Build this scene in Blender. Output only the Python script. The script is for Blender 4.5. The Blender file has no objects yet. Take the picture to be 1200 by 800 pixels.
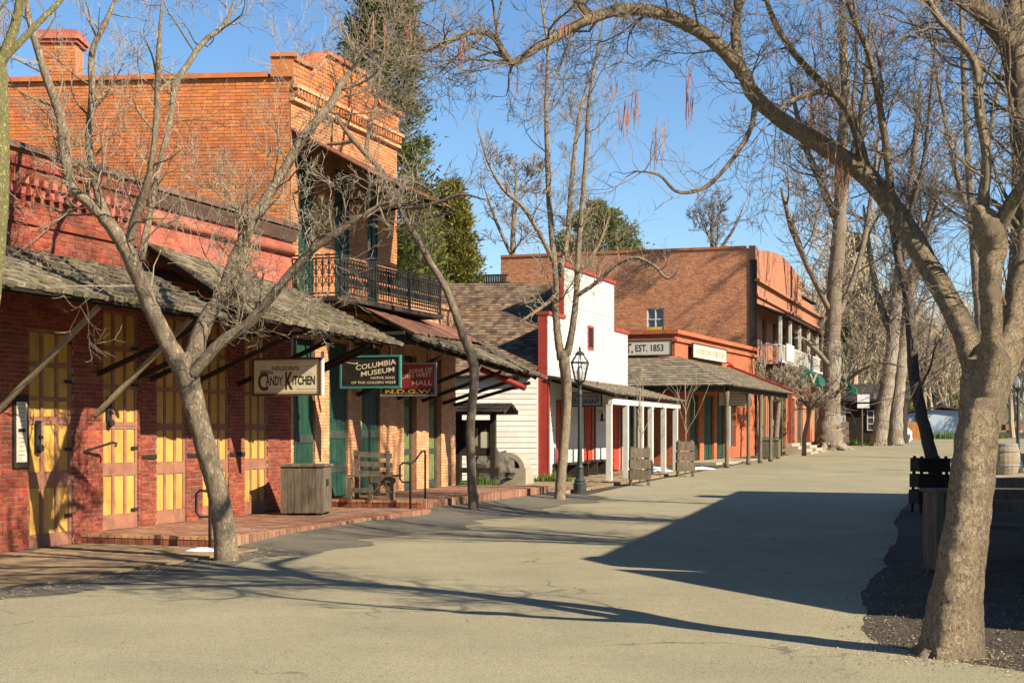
import bpy, math, random
import numpy as np
from mathutils import Vector, Matrix, noise as mnoise
# ------------------------------------------------------------------ camera, sky, sun, exposure
SC = bpy.context.scene
COL = SC.collection
EYE, FPX, CX, HY = 1.65, 1750.0, 600.0, 503.0          # eye height, focal length in photo pixels, horizon row
cam_d = bpy.data.cameras.new('camera'); cam = bpy.data.objects.new('camera', cam_d); COL.objects.link(cam)
cam.location = (0, 0, EYE); cam.rotation_euler = (math.radians(90), 0, 0)
cam_d.sensor_width = 36; cam_d.lens = 36 * FPX / 1200; cam_d.shift_y = (HY - 400) / 1200
cam_d.clip_start = .1; cam_d.clip_end = 4000
SC.camera = cam
SUN_EL = math.radians(34); LD = (-.80, .60)           # light travels this way over the ground
world = bpy.data.worlds.new('World'); SC.world = world; world.use_nodes = True
wt = world.node_tree; wt.nodes.clear()
sky = wt.nodes.new('ShaderNodeTexSky'); sky.sky_type = 'NISHITA'; sky.sun_disc = False
sky.sun_elevation = SUN_EL; sky.sun_rotation = math.atan2(-LD[0], -LD[1])
sky.altitude = 650; sky.air_density = 1.0; sky.dust_density = .1; sky.ozone_density = 3.0
bg = wt.nodes.new('ShaderNodeBackground'); bg.inputs[1].default_value = .085
wo = wt.nodes.new('ShaderNodeOutputWorld')
hsv = wt.nodes.new('ShaderNodeHueSaturation'); hsv.inputs['Saturation'].default_value = 1.13
wt.links.new(sky.outputs[0], hsv.inputs['Color']); wt.links.new(hsv.outputs[0], bg.inputs[0]); wt.links.new(bg.outputs[0], wo.inputs[0])
sun_d = bpy.data.lights.new('sun', 'SUN'); sun_d.energy = 5.0; sun_d.angle = math.radians(.53); sun_d.color = (1, .89, .71)
sun = bpy.data.objects.new('sun', sun_d); COL.objects.link(sun); sun.location = (60, -30, 60)
_l = math.hypot(*LD)
sun.rotation_euler = Vector((LD[0] / _l * math.cos(SUN_EL), LD[1] / _l * math.cos(SUN_EL), -math.sin(SUN_EL))).to_track_quat('-Z', 'Y').to_euler()
SC.view_settings.view_transform = 'Standard'; SC.view_settings.look = 'None'
SC.view_settings.gamma = 1; SC.view_settings.exposure = .92; SC.view_settings.use_curve_mapping = False
SC.render.engine = 'CYCLES'; SC.cycles.use_denoising = True; SC.cycles.max_bounces = 6; SC.cycles.diffuse_bounces = 1
RNG = random.Random(11)

# ------------------------------------------------------------------ pixel helpers: a pixel is a direction, the ground or a wall gives the distance
def gz(Y): return 0.0 if Y < 28 else .0105 * (min(Y, 150) - 28)
def pix(x, y, Y): return Vector(((x - CX) / FPX * Y, Y, EYE + (HY - y) / FPX * Y))
def ghit(x, y):
    lo, hi = 3.0, 400.0
    for _ in range(60):
        m = (lo + hi) / 2
        if EYE + (HY - y) / FPX * m > gz(m): lo = m
        else: hi = m
    return pix(x, y, lo)
def gxy(x, y):
    v = ghit(x, y); return (v.x, v.y)

# ------------------------------------------------------------------ scene helpers
OFF = {}
def tag(o, label=None, cat=None, group=None, kind=None):
    if label: o['label'] = label
    if cat: o['category'] = cat
    if group: o['group'] = group
    if kind: o['kind'] = kind
    return o
def thing(name, loc, rz=0, label=None, cat=None, group=None, off=(0, 0, 0)):
    o = bpy.data.objects.new(name, None); COL.objects.link(o); o.empty_display_size = .2
    o.location = loc; o.rotation_euler = (0, 0, rz); tag(o, label, cat, group); OFF[o] = Vector(off)
    return o
def off_of(o): return OFF.get(o, Vector((0, 0, 0))) if o else Vector((0, 0, 0))
class MB:
    def __init__(self): self.v, self.f = [], []
    def add(self, vs, fs):
        b = len(self.v); self.v += [tuple(v) for v in vs]; self.f += [tuple(i + b for i in f) for f in fs]; return self
    def box(self, a, b):
        x0, y0, z0 = a; x1, y1, z1 = b
        return self.add([(x0,y0,z0),(x1,y0,z0),(x1,y1,z0),(x0,y1,z0),(x0,y0,z1),(x1,y0,z1),(x1,y1,z1),(x0,y1,z1)],
                        [(0,3,2,1),(4,5,6,7),(0,1,5,4),(1,2,6,5),(2,3,7,6),(3,0,4,7)])
    def obox(self, o, ax, ay, az):                        # oriented box: corner and three edge vectors
        o, ax, ay, az = map(Vector, (o, ax, ay, az))
        vs = [o, o+ax, o+ax+ay, o+ay, o+az, o+ax+az, o+ax+ay+az, o+ay+az]
        fs = [(0,3,2,1),(4,5,6,7),(0,1,5,4),(1,2,6,5),(2,3,7,6),(3,0,4,7)]
        if ax.cross(ay).dot(az) < 0: fs = [f[::-1] for f in fs]
        return self.add(vs, fs)
    def bar(self, p, q, w, h, up=(0, 0, 1)):              # rectangular timber from p to q
        p, q = Vector(p), Vector(q); d = (q - p).normalized(); up = Vector(up)
        s = d.cross(up)
        if s.length < 1e-4: s = d.cross(Vector((0, 1, 0)))
        s.normalize(); u = s.cross(d).normalized()
        return self.obox(p - s*w/2 - u*h/2, s*w, q - p, u*h)
    def tube(self, pts, rad, n=8, cap=True):
        P = np.array([tuple(p) for p in pts], float); R = np.broadcast_to(np.array(rad, float), (len(P),))
        T = np.empty_like(P); T[1:-1] = P[2:] - P[:-2]; T[0] = P[1] - P[0]; T[-1] = P[-1] - P[-2]
        T /= np.linalg.norm(T, axis=1)[:, None] + 1e-12
        ref = np.array([0, 0, 1.]) if abs(T[:, 2]).max() < .9 else np.array([.83, .55, .05])
        if abs(T @ ref).max() > .97: ref = np.array([1., 0, 0]) if abs(T[:, 0]).max() < .9 else np.array([.3, .9, .3])
        A = np.cross(T, ref); A /= np.linalg.norm(A, axis=1)[:, None] + 1e-12
        B = np.cross(T, A)
        th = np.arange(n) * 2 * math.pi / n
        V = P[:, None, :] + R[:, None, None] * (np.cos(th)[None, :, None] * A[:, None, :] + np.sin(th)[None, :, None] * B[:, None, :])
        b = len(self.v); self.v += [tuple(v) for v in V.reshape(-1, 3)]
        for i in range(len(P) - 1):
            r = b + i * n
            for j in range(n):
                k = (j + 1) % n
                self.f.append((r + j, r + n + j, r + n + k, r + k))
        if cap:
            self.f.append(tuple(range(b, b + n))); self.f.append(tuple(range(b + (len(P) - 1) * n, b + len(P) * n))[::-1])
        return self
    def lathe(self, c, prof, n=12):
        c = Vector(c); return self.tube([c + Vector((0, 0, z)) for r, z in prof], [max(r, .0005) for r, z in prof], n)
    def prism(self, poly, o, ax, ay, az):                 # polygon (2-D) in plane o+ax*u+ay*v, extruded by az
        o, ax, ay, az = map(Vector, (o, ax, ay, az)); n = len(poly)
        vs = [o + ax*u + ay*v for u, v in poly] + [o + ax*u + ay*v + az for u, v in poly]
        return self.add(vs, [tuple(range(n))[::-1], tuple(range(n, 2*n))] + [(i, (i+1) % n, n + (i+1) % n, n + i) for i in range(n)])
    def rough(self, start, *fa):
        for f, a in fa:
            for i in range(start, len(self.v)):
                v = Vector(self.v[i]); q = mnoise.noise_vector(v * f) * a; self.v[i] = (v.x + q.x, v.y + q.y, v.z + q.z * .12)
        return self
    def shear(self, k):
        self.v = [(x + max(y, 0) * k, y, z) for x, y, z in self.v]; return self
    def build(self, name, mat, parent=None, smooth=False, kind=None, label=None):
        me = bpy.data.meshes.new(name)
        V = np.array(self.v, float).reshape(-1, 3) - np.array(off_of(root_of(parent)))
        me.from_pydata(V.tolist() if len(V) < 200 else V, [], self.f)
        if smooth: me.polygons.foreach_set('use_smooth', [True] * len(me.polygons))
        me.materials.append(mat); me.update()
        o = bpy.data.objects.new(name, me); COL.objects.link(o); o.parent = parent
        if kind: o['kind'] = kind
        if label: o['label'] = label
        return o
def root_of(o):
    while o is not None and o.parent is not None: o = o.parent
    return o
def one(name, mat, parent, a, b, **k): return MB().box(a, b).build(name, mat, parent, **k)
UNIT = {}
def unit_box(name, mat, jit=0, tri=None):
    key = (name, mat.name, jit)
    if key not in UNIT:
        me = bpy.data.meshes.new(name); rg = random.Random(jit)
        vs = [(x, y, z) for z in (0, 1) for y in (0, 1) for x in (0, 1)]
        if jit: vs = [tuple(c + (rg.random() - .5) * .05 for c in v) for v in vs]
        me.from_pydata(vs, [], [(0,2,3,1),(4,5,7,6),(0,1,5,4),(1,3,7,5),(3,2,6,7),(2,0,4,6)]); me.materials.append(mat); me.update()
        UNIT[key] = me
    return UNIT[key]
def piece(name, me, parent, o, ax, ay, az):               # object that shares mesh data, placed by a frame
    ob = bpy.data.objects.new(name, me); COL.objects.link(ob); ob.parent = parent
    o = Vector(o) - off_of(root_of(parent)); ax, ay, az = map(Vector, (ax, ay, az))
    ob.matrix_local = Matrix(((ax.x, ay.x, az.x, o.x), (ax.y, ay.y, az.y, o.y), (ax.z, ay.z, az.z, o.z), (0, 0, 0, 1)))
    return ob

# ------------------------------------------------------------------ materials
MATS = {}
def mat(name, col, col2=None, rough=.85, nscale=6, ndetail=6, nlo=.35, nhi=.65, isl=.0, hue=0., bump=0., bscale=None, stretch=(1, 1, 1),
        metal=0., spec=.3, col3=None, n3=1.5, n3lo=.55, n3hi=.75, bdist=.02, rnd_obj=True, trans=0.):
    """general procedural surface: two colours by noise, tone change per piece (mesh island + object), a third colour in patches, bump"""
    if name in MATS: return MATS[name]
    m = bpy.data.materials.new(name); m.use_nodes = True; t = m.node_tree; N, L = t.nodes, t.links
    b = N['Principled BSDF']; b.inputs['Roughness'].default_value = rough; b.inputs['Metallic'].default_value = metal
    b.inputs['Specular IOR Level'].default_value = spec
    co = N.new('ShaderNodeNewGeometry'); mp = N.new('ShaderNodeMapping'); mp.inputs['Scale'].default_value = stretch
    L.new(co.outputs['Position'], mp.inputs[0])
    def noise(s, d=ndetail):
        n = N.new('ShaderNodeTexNoise'); n.inputs['Scale'].default_value = s; n.inputs['Detail'].default_value = d
        n.inputs['Roughness'].default_value = .62; L.new(mp.outputs[0], n.inputs['Vector']); return n
    def ramp(src, lo, hi):
        r = N.new('ShaderNodeMapRange'); r.inputs[1].default_value = lo; r.inputs[2].default_value = hi; L.new(src, r.inputs[0]); return r.outputs[0]
    def mix(f, a, c):
        x = N.new('ShaderNodeMix'); x.data_type = 'RGBA'; L.new(f, x.inputs[0])
        for s, i in ((a, 6), (c, 7)):
            if isinstance(s, tuple): x.inputs[i].default_value = (*s, 1)
            else: L.new(s, x.inputs[i])
        return x.outputs[2]
    n1 = noise(nscale); out = mix(ramp(n1.outputs[0], nlo, nhi), tuple(col), tuple(col2 or [c * .7 for c in col]))
    if col3 is not None: out = mix(ramp(noise(n3, 5).outputs[0], n3lo, n3hi), out, tuple(col3))
    if isl or hue:
        g = N.new('ShaderNodeNewGeometry'); oi = N.new('ShaderNodeObjectInfo'); ad = N.new('ShaderNodeMath'); ad.operation = 'ADD'
        L.new(g.outputs['Random Per Island'], ad.inputs[0]); L.new(oi.outputs['Random'], ad.inputs[1])
        fr = N.new('ShaderNodeMath'); fr.operation = 'FRACT'; L.new(ad.outputs[0], fr.inputs[0])
        m7 = N.new('ShaderNodeMath'); m7.operation = 'MULTIPLY'; m7.inputs[1].default_value = 7.31; L.new(fr.outputs[0], m7.inputs[0])
        f2 = N.new('ShaderNodeMath'); f2.operation = 'FRACT'; L.new(m7.outputs[0], f2.inputs[0])
        hs = N.new('ShaderNodeHueSaturation'); L.new(out, hs.inputs['Color'])
        v = N.new('ShaderNodeMapRange'); v.inputs[3].default_value = 1 - isl; v.inputs[4].default_value = 1 + isl * .8; L.new(fr.outputs[0], v.inputs[0]); L.new(v.outputs[0], hs.inputs['Value'])
        h = N.new('ShaderNodeMapRange'); h.inputs[3].default_value = .5 - hue; h.inputs[4].default_value = .5 + hue; L.new(f2.outputs[0], h.inputs[0]); L.new(h.outputs[0], hs.inputs['Hue'])
        out = hs.outputs[0]
    L.new(out, b.inputs['Base Color'])
    if bump:
        nb = noise(bscale or nscale * 3, 8); bp = N.new('ShaderNodeBump'); bp.inputs['Strength'].default_value = bump; bp.inputs['Distance'].default_value = bdist
        L.new(nb.outputs[0], bp.inputs['Height']); L.new(bp.outputs[0], b.inputs['Normal'])
    if trans:
        ts = N.new('ShaderNodeBsdfTranslucent'); L.new(out, ts.inputs[0]); mx = N.new('ShaderNodeMixShader'); mx.inputs[0].default_value = trans
        L.new(b.outputs[0], mx.inputs[1]); L.new(ts.outputs[0], mx.inputs[2]); L.new(mx.outputs[0], N['Material Output'].inputs[0])
    MATS[name] = m; return m
def brick_tex(name, c1, c2, mort, scale=1.0, side='xz', streak=None, bw=.22, bh=.075):
    m = bpy.data.materials.new(name); m.use_nodes = True; t = m.node_tree; N, L = t.nodes, t.links; b = N['Principled BSDF']; b.inputs['Roughness'].default_value = .9
    b.inputs['Specular IOR Level'].default_value = .2
    co = N.new('ShaderNodeTexCoord'); sp = N.new('ShaderNodeSeparateXYZ'); cb = N.new('ShaderNodeCombineXYZ'); L.new(co.outputs['Object'], sp.inputs[0])
    ad = N.new('ShaderNodeMath'); ad.operation = 'ADD'; L.new(sp.outputs[0], ad.inputs[0]); L.new(sp.outputs[1], ad.inputs[1])
    L.new(ad.outputs[0], cb.inputs[0]); L.new(sp.outputs[2], cb.inputs[1])
    br = N.new('ShaderNodeTexBrick'); br.inputs['Color1'].default_value = (*c1, 1); br.inputs['Color2'].default_value = (*c2, 1); br.inputs['Mortar'].default_value = (*mort, 1)
    br.inputs['Scale'].default_value = scale; br.inputs['Brick Width'].default_value = bw; br.inputs['Row Height'].default_value = bh; br.inputs['Mortar Size'].default_value = .008
    br.inputs['Bias'].default_value = -.1
    L.new(cb.outputs[0], br.inputs['Vector'])
    n = N.new('ShaderNodeTexNoise'); n.inputs['Scale'].default_value = .9; n.inputs['Detail'].default_value = 9; n.inputs['Roughness'].default_value = .7; L.new(co.outputs['Object'], n.inputs['Vector'])
    r = N.new('ShaderNodeMapRange'); r.inputs[1].default_value = .35; r.inputs[2].default_value = .72; r.inputs[3].default_value = 0; r.inputs[4].default_value = .6; L.new(n.outputs[0], r.inputs[0])
    mx = N.new('ShaderNodeMix'); mx.data_type = 'RGBA'; L.new(r.outputs[0], mx.inputs[0]); L.new(br.outputs[0], mx.inputs[6]); mx.inputs[7].default_value = (*(streak or [c * .55 for c in c2]), 1)
    n5 = N.new('ShaderNodeTexNoise'); n5.inputs['Scale'].default_value = 9; n5.inputs['Detail'].default_value = 5; n5.inputs['Roughness'].default_value = .8; L.new(cb.outputs[0], n5.inputs['Vector'])
    r5 = N.new('ShaderNodeMapRange'); r5.inputs[1].default_value = .3; r5.inputs[2].default_value = .7; r5.inputs[3].default_value = .55; r5.inputs[4].default_value = 1.3; L.new(n5.outputs[0], r5.inputs[0])
    hs = N.new('ShaderNodeHueSaturation'); L.new(r5.outputs[0], hs.inputs['Value']); L.new(mx.outputs[2], hs.inputs['Color'])
    L.new(hs.outputs[0], b.inputs['Base Color'])
    bp = N.new('ShaderNodeBump'); bp.inputs['Strength'].default_value = .5; bp.inputs['Distance'].default_value = .01; L.new(br.outputs['Fac'], bp.inputs['Height']); bp.invert = True; L.new(bp.outputs[0], b.inputs['Normal'])
    return m
M = MATS
mat('red_brick', (.37, .080, .040), (.22, .050, .030), .9, 2.5, isl=.28, hue=.010, col3=(.16, .052, .034), n3=.9, n3lo=.45, n3hi=.72, bump=.35, bscale=60, bdist=.006)
mat('orange_brick', (.64, .215, .066), (.50, .155, .05), .9, 3, isl=.17, hue=.008, bump=.4, bscale=55, bdist=.006, col3=(.36, .115, .05), n3=.55, n3lo=.45, n3hi=.75)
mat('tan_brick', (.66, .37, .19), (.54, .26, .12), .9, 3, isl=.15, hue=.010, bump=.35, bscale=55, bdist=.006)
mat('pink_brick', (.50, .145, .095), (.36, .095, .06), .85, 2.2, isl=.12, hue=.01, bump=.3, bscale=40, bdist=.005, col3=(.62, .30, .23), n3=.9)
mat('mortar', (.42, .30, .21), (.30, .20, .14), .95, 12, bump=.4, bscale=90, bdist=.006)
mat('orange_mortar', (.50, .25, .13), (.36, .16, .08), .95, 9, bump=.4, bscale=90, bdist=.006)
mat('pink_mortar', (.55, .20, .14), (.45, .14, .09), .95, 9, bump=.3, bscale=70, bdist=.005)
mat('coping_stone', (.20, .11, .075), (.11, .065, .05), .9, 4, isl=.2, bump=.4, bscale=30)
mat('shake', (.29, .235, .155), (.11, .088, .06), .95, 9, stretch=(1, 1, 1), isl=.45, hue=.015, bump=.7, bscale=28, col3=(.135, .12, .045), n3=1.6, n3lo=.54, n3hi=.70)
mat('brown_shake', (.19, .125, .075), (.10, .068, .045), .95, 4, isl=.55, hue=.02, bump=.6, bscale=25, col3=(.24, .12, .06), n3=.7)
mat('pale_shake', (.27, .215, .145), (.17, .135, .095), .95, 4, isl=.35, hue=.015, bump=.6, bscale=25)
mat('timber_dark', (.050, .036, .026), (.028, .021, .016), .9, 6, isl=.2, bump=.5, bscale=40)
mat('timber_grey', (.20, .16, .11), (.105, .08, .055), .92, 3, stretch=(4, 4, .7), isl=.22, bump=.6, bscale=20)
mat('timber_tan', (.38, .30, .19), (.25, .19, .12), .9, 5, isl=.2, bump=.5, bscale=30)
mat('plank', (.33, .235, .13), (.21, .145, .085), .92, 5, isl=.22, hue=.01, bump=.5, bscale=30, col3=(.16, .115, .075), n3=1.2)
mat('door_brown', (.36, .165, .10), (.26, .11, .07), .75, 5, col3=(.22, .11, .07), n3=2.2, bump=.2, bscale=40, spec=.35)
mat('door_yellow', (.64, .37, .085), (.52, .28, .06), .75, 5, isl=.07, bump=.2, bscale=30, col3=(.40, .21, .06), n3=2.6, n3lo=.5, n3hi=.75, spec=.25, stretch=(1, 1, .35))
mat('door_green', (.017, .072, .042), (.010, .042, .027), .6, 4, isl=.2, bump=.25, bscale=30, spec=.4)
mat('door_dark', (.055, .075, .06), (.035, .045, .038), .6, 4, isl=.15, bump=.2, bscale=30)
mat('door_olive', (.16, .20, .07), (.11, .13, .05), .6, 5, bump=.2)
mat('white_paint', (.63, .61, .53), (.55, .52, .44), .7, 3, isl=.07, bump=.25, bscale=30, col3=(.58, .52, .40), n3=.9, n3lo=.62, n3hi=.85)
mat('red_paint', (.42, .055, .035), (.32, .045, .03), .6, 6, isl=.1, bump=.2, bscale=40)
mat('red_door', (.52, .06, .028), (.42, .05, .025), .55, 5, bump=.15)
mat('iron', (.018, .017, .016), (.03, .025, .02), .7, 20, metal=.0, spec=.3, bump=.2)
mat('lamp_green', (.022, .032, .03), (.035, .045, .04), .5, 15, spec=.5, bump=.15)
mat('rust_metal', (.29, .125, .065), (.20, .085, .05), .7, 3, stretch=(3, 1, 1), bump=.2, col3=(.13, .075, .055), n3=1.6)
mat('dark_void', (.012, .010, .009), (.02, .016, .013), .9, 3)
mat('roof_dark', (.07, .055, .045), (.04, .035, .03), .95, 5, bump=.4)
mat('snow', (.86, .88, .92), (.78, .81, .87), .6, 14, bump=.6, bscale=18)
mat('stone_grey', (.17, .145, .115), (.07, .06, .048), .95, 5, bump=.9, bscale=9, bdist=.05, isl=.2)
mat('concrete', (.42, .36, .26), (.33, .28, .20), .95, 5, bump=.5, bscale=40)
mat('cream_paint', (.74, .66, .43), (.66, .57, .36), .6, 3, bump=.15)
mat('cream_pale', (.66, .60, .46), (.58, .51, .38), .6, 3, bump=.15)
mat('ink_black', (.020, .014, .012), (.03, .022, .018), .7, 10)
mat('ink_brown', (.14, .055, .02), (.09, .035, .015), .7, 10)
mat('ink_maroon', (.22, .02, .04), (.16, .015, .03), .7, 10)
mat('ink_cream', (.75, .62, .40), (.66, .52, .32), .7, 10)
mat('ink_gold', (.72, .42, .06), (.6, .33, .05), .6, 10)
mat('ink_faded', (.34, .24, .15), (.42, .32, .21), .8, 10)
mat('ink_blue', (.02, .045, .14), (.03, .05, .12), .7, 10)
mat('teal_paint', (.05, .26, .21), (.035, .19, .16), .5, 8)
mat('sign_black', (.022, .018, .017), (.035, .028, .024), .5, 6)
mat('sign_red', (.33, .035, .035), (.27, .03, .03), .5, 6)
mat('sign_blue', (.42, .46, .48), (.35, .39, .42), .6, 6)
mat('grey_trim', (.28, .27, .25), (.2, .19, .18), .6, 8)
mat('awning_green', (.012, .12, .075), (.01, .085, .055), .8, 3, bump=.1)
mat('curtain', (.45, .42, .36), (.30, .28, .24), .9, 4)
mat('blue_wall', (.42, .50, .58), (.37, .45, .53), .8, 3)
mat('orange_fence', (.55, .22, .06), (.42, .16, .045), .9, 5, isl=.15)
mat('tree_tape', (.72, .72, .70), (.6, .6, .58), .6, 5)
def glass_mat(name, col, rough=.08):
    m = bpy.data.materials.new(name); m.use_nodes = True; b = m.node_tree.nodes['Principled BSDF']
    b.inputs['Base Color'].default_value = (*col, 1); b.inputs['Roughness'].default_value = rough; b.inputs['Specular IOR Level'].default_value = .8; M[name] = m; return m
glass_mat('window_glass', (.05, .07, .09))
def clear_glass(name):
    m = bpy.data.materials.new(name); m.use_nodes = True; N, L = m.node_tree.nodes, m.node_tree.links; N.clear()
    o = N.new('ShaderNodeOutputMaterial'); mx = N.new('ShaderNodeMixShader'); mx.inputs[0].default_value = .25
    a = N.new('ShaderNodeBsdfTransparent'); g = N.new('ShaderNodeBsdfGlossy'); g.inputs['Roughness'].default_value = .15
    L.new(a.outputs[0], mx.inputs[1]); L.new(g.outputs[0], mx.inputs[2]); L.new(mx.outputs[0], o.inputs[0]); M[name] = m; return m
clear_glass('lamp_glass')
mat('frosted_glass', (.80, .80, .76), (.70, .70, .66), .4, 6)

def ground_mat(name, col, col2, col3, s1=1.2, s3=.25, speck=220, bump=.35, rough=.95, dist=.012, cracks=0.):
    m = bpy.data.materials.new(name); m.use_nodes = True; N, L = m.node_tree.nodes, m.node_tree.links; b = N['Principled BSDF']
    b.inputs['Roughness'].default_value = rough; b.inputs['Specular IOR Level'].default_value = .25
    co = N.new('ShaderNodeTexCoord')
    def noise(s, d=6, st=(1, 1, 1)):
        mp = N.new('ShaderNodeMapping'); mp.inputs['Scale'].default_value = st; L.new(co.outputs['Object'], mp.inputs[0])
        n = N.new('ShaderNodeTexNoise'); n.inputs['Scale'].default_value = s; n.inputs['Detail'].default_value = d; n.inputs['Roughness'].default_value = .65; L.new(mp.outputs[0], n.inputs['Vector']); return n.outputs[0]
    def rng(src, a, c, lo=0, hi=1):
        r = N.new('ShaderNodeMapRange'); r.inputs[1].default_value = a; r.inputs[2].default_value = c; r.inputs[3].default_value = lo; r.inputs[4].default_value = hi; L.new(src, r.inputs[0]); return r.outputs[0]
    def mix(f, a, c, bl='MIX'):
        x = N.new('ShaderNodeMix'); x.data_type = 'RGBA'; x.blend_type = bl; L.new(f, x.inputs[0])
        for s, i in ((a, 6), (c, 7)):
            if isinstance(s, tuple): x.inputs[i].default_value = (*s, 1)
            else: L.new(s, x.inputs[i])
        return x.outputs[2]
    o = mix(rng(noise(s1, 8), .35, .68), col, col2)
    o = mix(rng(noise(s3, 6, (1, .35, 1)), .50, .74), o, col3)
    sp = noise(speck, 2); dk = tuple(c * .35 for c in col)
    o = mix(rng(sp, .55, .68), o, dk); o = mix(rng(noise(speck * .8, 2), .66, .72, 0, .7), o, tuple(min(1, c * 1.7) for c in col))
    if cracks:
        o = mix(rng(noise(9, 5), .52, .70, 0, .45), o, tuple(c * .62 for c in col)); o = mix(rng(noise(22, 3), .60, .72, 0, .5), o, tuple(min(1, c * 1.25) for c in col))
        v = N.new('ShaderNodeTexVoronoi'); v.feature = 'DISTANCE_TO_EDGE'; v.inputs['Scale'].default_value = .33
        ws = N.new('ShaderNodeVectorMath'); ws.operation = 'ADD'; nn = N.new('ShaderNodeTexNoise'); nn.inputs['Scale'].default_value = 1.6; nn.inputs['Detail'].default_value = 8
        L.new(co.outputs['Object'], nn.inputs['Vector']); L.new(co.outputs['Object'], ws.inputs[0]); L.new(nn.outputs['Color'], ws.inputs[1]); L.new(ws.outputs[0], v.inputs['Vector'])
        mk = N.new('ShaderNodeMath'); mk.operation = 'MULTIPLY'; L.new(rng(v.outputs[0], .0, .010, cracks, 0), mk.inputs[0]); L.new(rng(noise(.5, 3), .5, .62), mk.inputs[1])
        o = mix(mk.outputs[0], o, tuple(c * .3 for c in col))
    L.new(o, b.inputs['Base Color'])
    bp = N.new('ShaderNodeBump'); bp.inputs['Strength'].default_value = bump; bp.inputs['Distance'].default_value = dist; L.new(noise(speck * .6, 4), bp.inputs['Height']); L.new(bp.outputs[0], b.inputs['Normal'])
    M[name] = m; return m
ground_mat('asphalt', (.355, .308, .190), (.275, .238, .150), (.235, .205, .135), s1=.55, s3=.16, speck=75, bump=.7, cracks=.85)
ground_mat('asphalt_old_shade', (.165, .145, .11), (.12, .108, .085), (.20, .175, .13), 2.2, .6, speck=75, bump=.6)  # older asphalt, darkened further to stand for the branch shade on it
ground_mat('dirt', (.115, .088, .06), (.062, .05, .037), (.15, .115, .075), 2.5, .5, 120, .9, dist=.03)
ground_mat('far_grass', (.14, .12, .06), (.10, .10, .045), (.12, .16, .05), .6, .05, 60, .5)
ground_mat('brick_paving', (.36, .16, .09), (.30, .13, .075), (.40, .21, .13), 3, .8, 60, .5)
def bark_mat(name, col, col2, scale=14, stretch=(1, 1, .45), bump=1., dist=.02, patch=None, plates=0.):
    m = bpy.data.materials.new(name); m.use_nodes = True; N, L = m.node_tree.nodes, m.node_tree.links; b = N['Principled BSDF']
    b.inputs['Roughness'].default_value = .95; b.inputs['Specular IOR Level'].default_value = .15
    co = N.new('ShaderNodeTexCoord'); mp = N.new('ShaderNodeMapping'); mp.inputs['Scale'].default_value = stretch; L.new(co.outputs['Object'], mp.inputs[0])
    n = N.new('ShaderNodeTexNoise'); n.inputs['Scale'].default_value = scale; n.inputs['Detail'].default_value = 9; n.inputs['Roughness'].default_value = .75; L.new(mp.outputs[0], n.inputs['Vector'])
    v = N.new('ShaderNodeTexVoronoi'); v.feature = 'DISTANCE_TO_EDGE'; v.inputs['Scale'].default_value = scale * 1.7
    wv = N.new('ShaderNodeVectorMath'); wv.operation = 'ADD'; sc_ = N.new('ShaderNodeVectorMath'); sc_.operation = 'SCALE'; sc_.inputs['Scale'].default_value = .12
    L.new(n.outputs['Color'], sc_.inputs[0]); L.new(mp.outputs[0], wv.inputs[0]); L.new(sc_.outputs[0], wv.inputs[1]); L.new(wv.outputs[0], v.inputs['Vector'])
    def rng(src, a, c, lo=0, hi=1):
        r = N.new('ShaderNodeMapRange'); r.inputs[1].default_value = a; r.inputs[2].default_value = c; r.inputs[3].default_value = lo; r.inputs[4].default_value = hi; L.new(src, r.inputs[0]); return r.outputs[0]
    def mix(f, a, c):
        x = N.new('ShaderNodeMix'); x.data_type = 'RGBA'; L.new(f, x.inputs[0])
        for s, i in ((a, 6), (c, 7)):
            if isinstance(s, tuple): x.inputs[i].default_value = (*s, 1)
            else: L.new(s, x.inputs[i])
        return x.outputs[2]
    o = mix(rng(n.outputs[0], .38, .62), col2, col)
    o = mix(rng(v.outputs[0], .0, .10, .75, 0), o, tuple(c * .55 for c in col2))
    if plates:
        v2 = N.new('ShaderNodeTexVoronoi'); v2.inputs['Scale'].default_value = scale*2.2; L.new(wv.outputs[0], v2.inputs['Vector']); sx = N.new('ShaderNodeSeparateXYZ'); L.new(v2.outputs['Color'], sx.inputs[0])
        o = mix(rng(sx.outputs[0], .62, .70, 0, plates), o, tuple(c*.42 for c in col2)); o = mix(rng(sx.outputs[1], .68, .76, 0, plates), o, tuple(min(1, c*1.35) for c in col))
    if patch:
        n2 = N.new('ShaderNodeTexNoise'); n2.inputs['Scale'].default_value = 7; n2.inputs['Detail'].default_value = 6; L.new(co.outputs['Object'], n2.inputs['Vector'])
        o = mix(rng(n2.outputs[0], .5, .66, 0, .8), o, patch)
    L.new(o, b.inputs['Base Color'])
    ad = N.new('ShaderNodeMath'); ad.operation = 'ADD'; L.new(n.outputs[0], ad.inputs[0]); L.new(rng(v.outputs[0], 0, .25, 0, .6), ad.inputs[1])
    bp = N.new('ShaderNodeBump'); bp.inputs['Strength'].default_value = bump; bp.inputs['Distance'].default_value = dist; L.new(ad.outputs[0], bp.inputs['Height']); L.new(bp.outputs[0], b.inputs['Normal'])
    M[name] = m; return m
bark_mat('bark_flaky', (.76, .58, .37), (.33, .225, .14), 46, (1, 1, .55), 1., .03, (.46, .35, .23), .85)
bark_mat('bark_grey', (.36, .285, .20), (.17, .13, .09), 18, (1, 1, .4), .9, .015)
bark_mat('bark_pale', (.42, .33, .22), (.24, .18, .12), 16, (1, 1, .4), .9, .015)
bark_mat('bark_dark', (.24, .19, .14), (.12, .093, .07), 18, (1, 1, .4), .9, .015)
bark_mat('bark_white', (.40, .34, .26), (.24, .195, .145), 5, (1, 1, .2), .9, .04, (.30, .25, .20))
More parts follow.
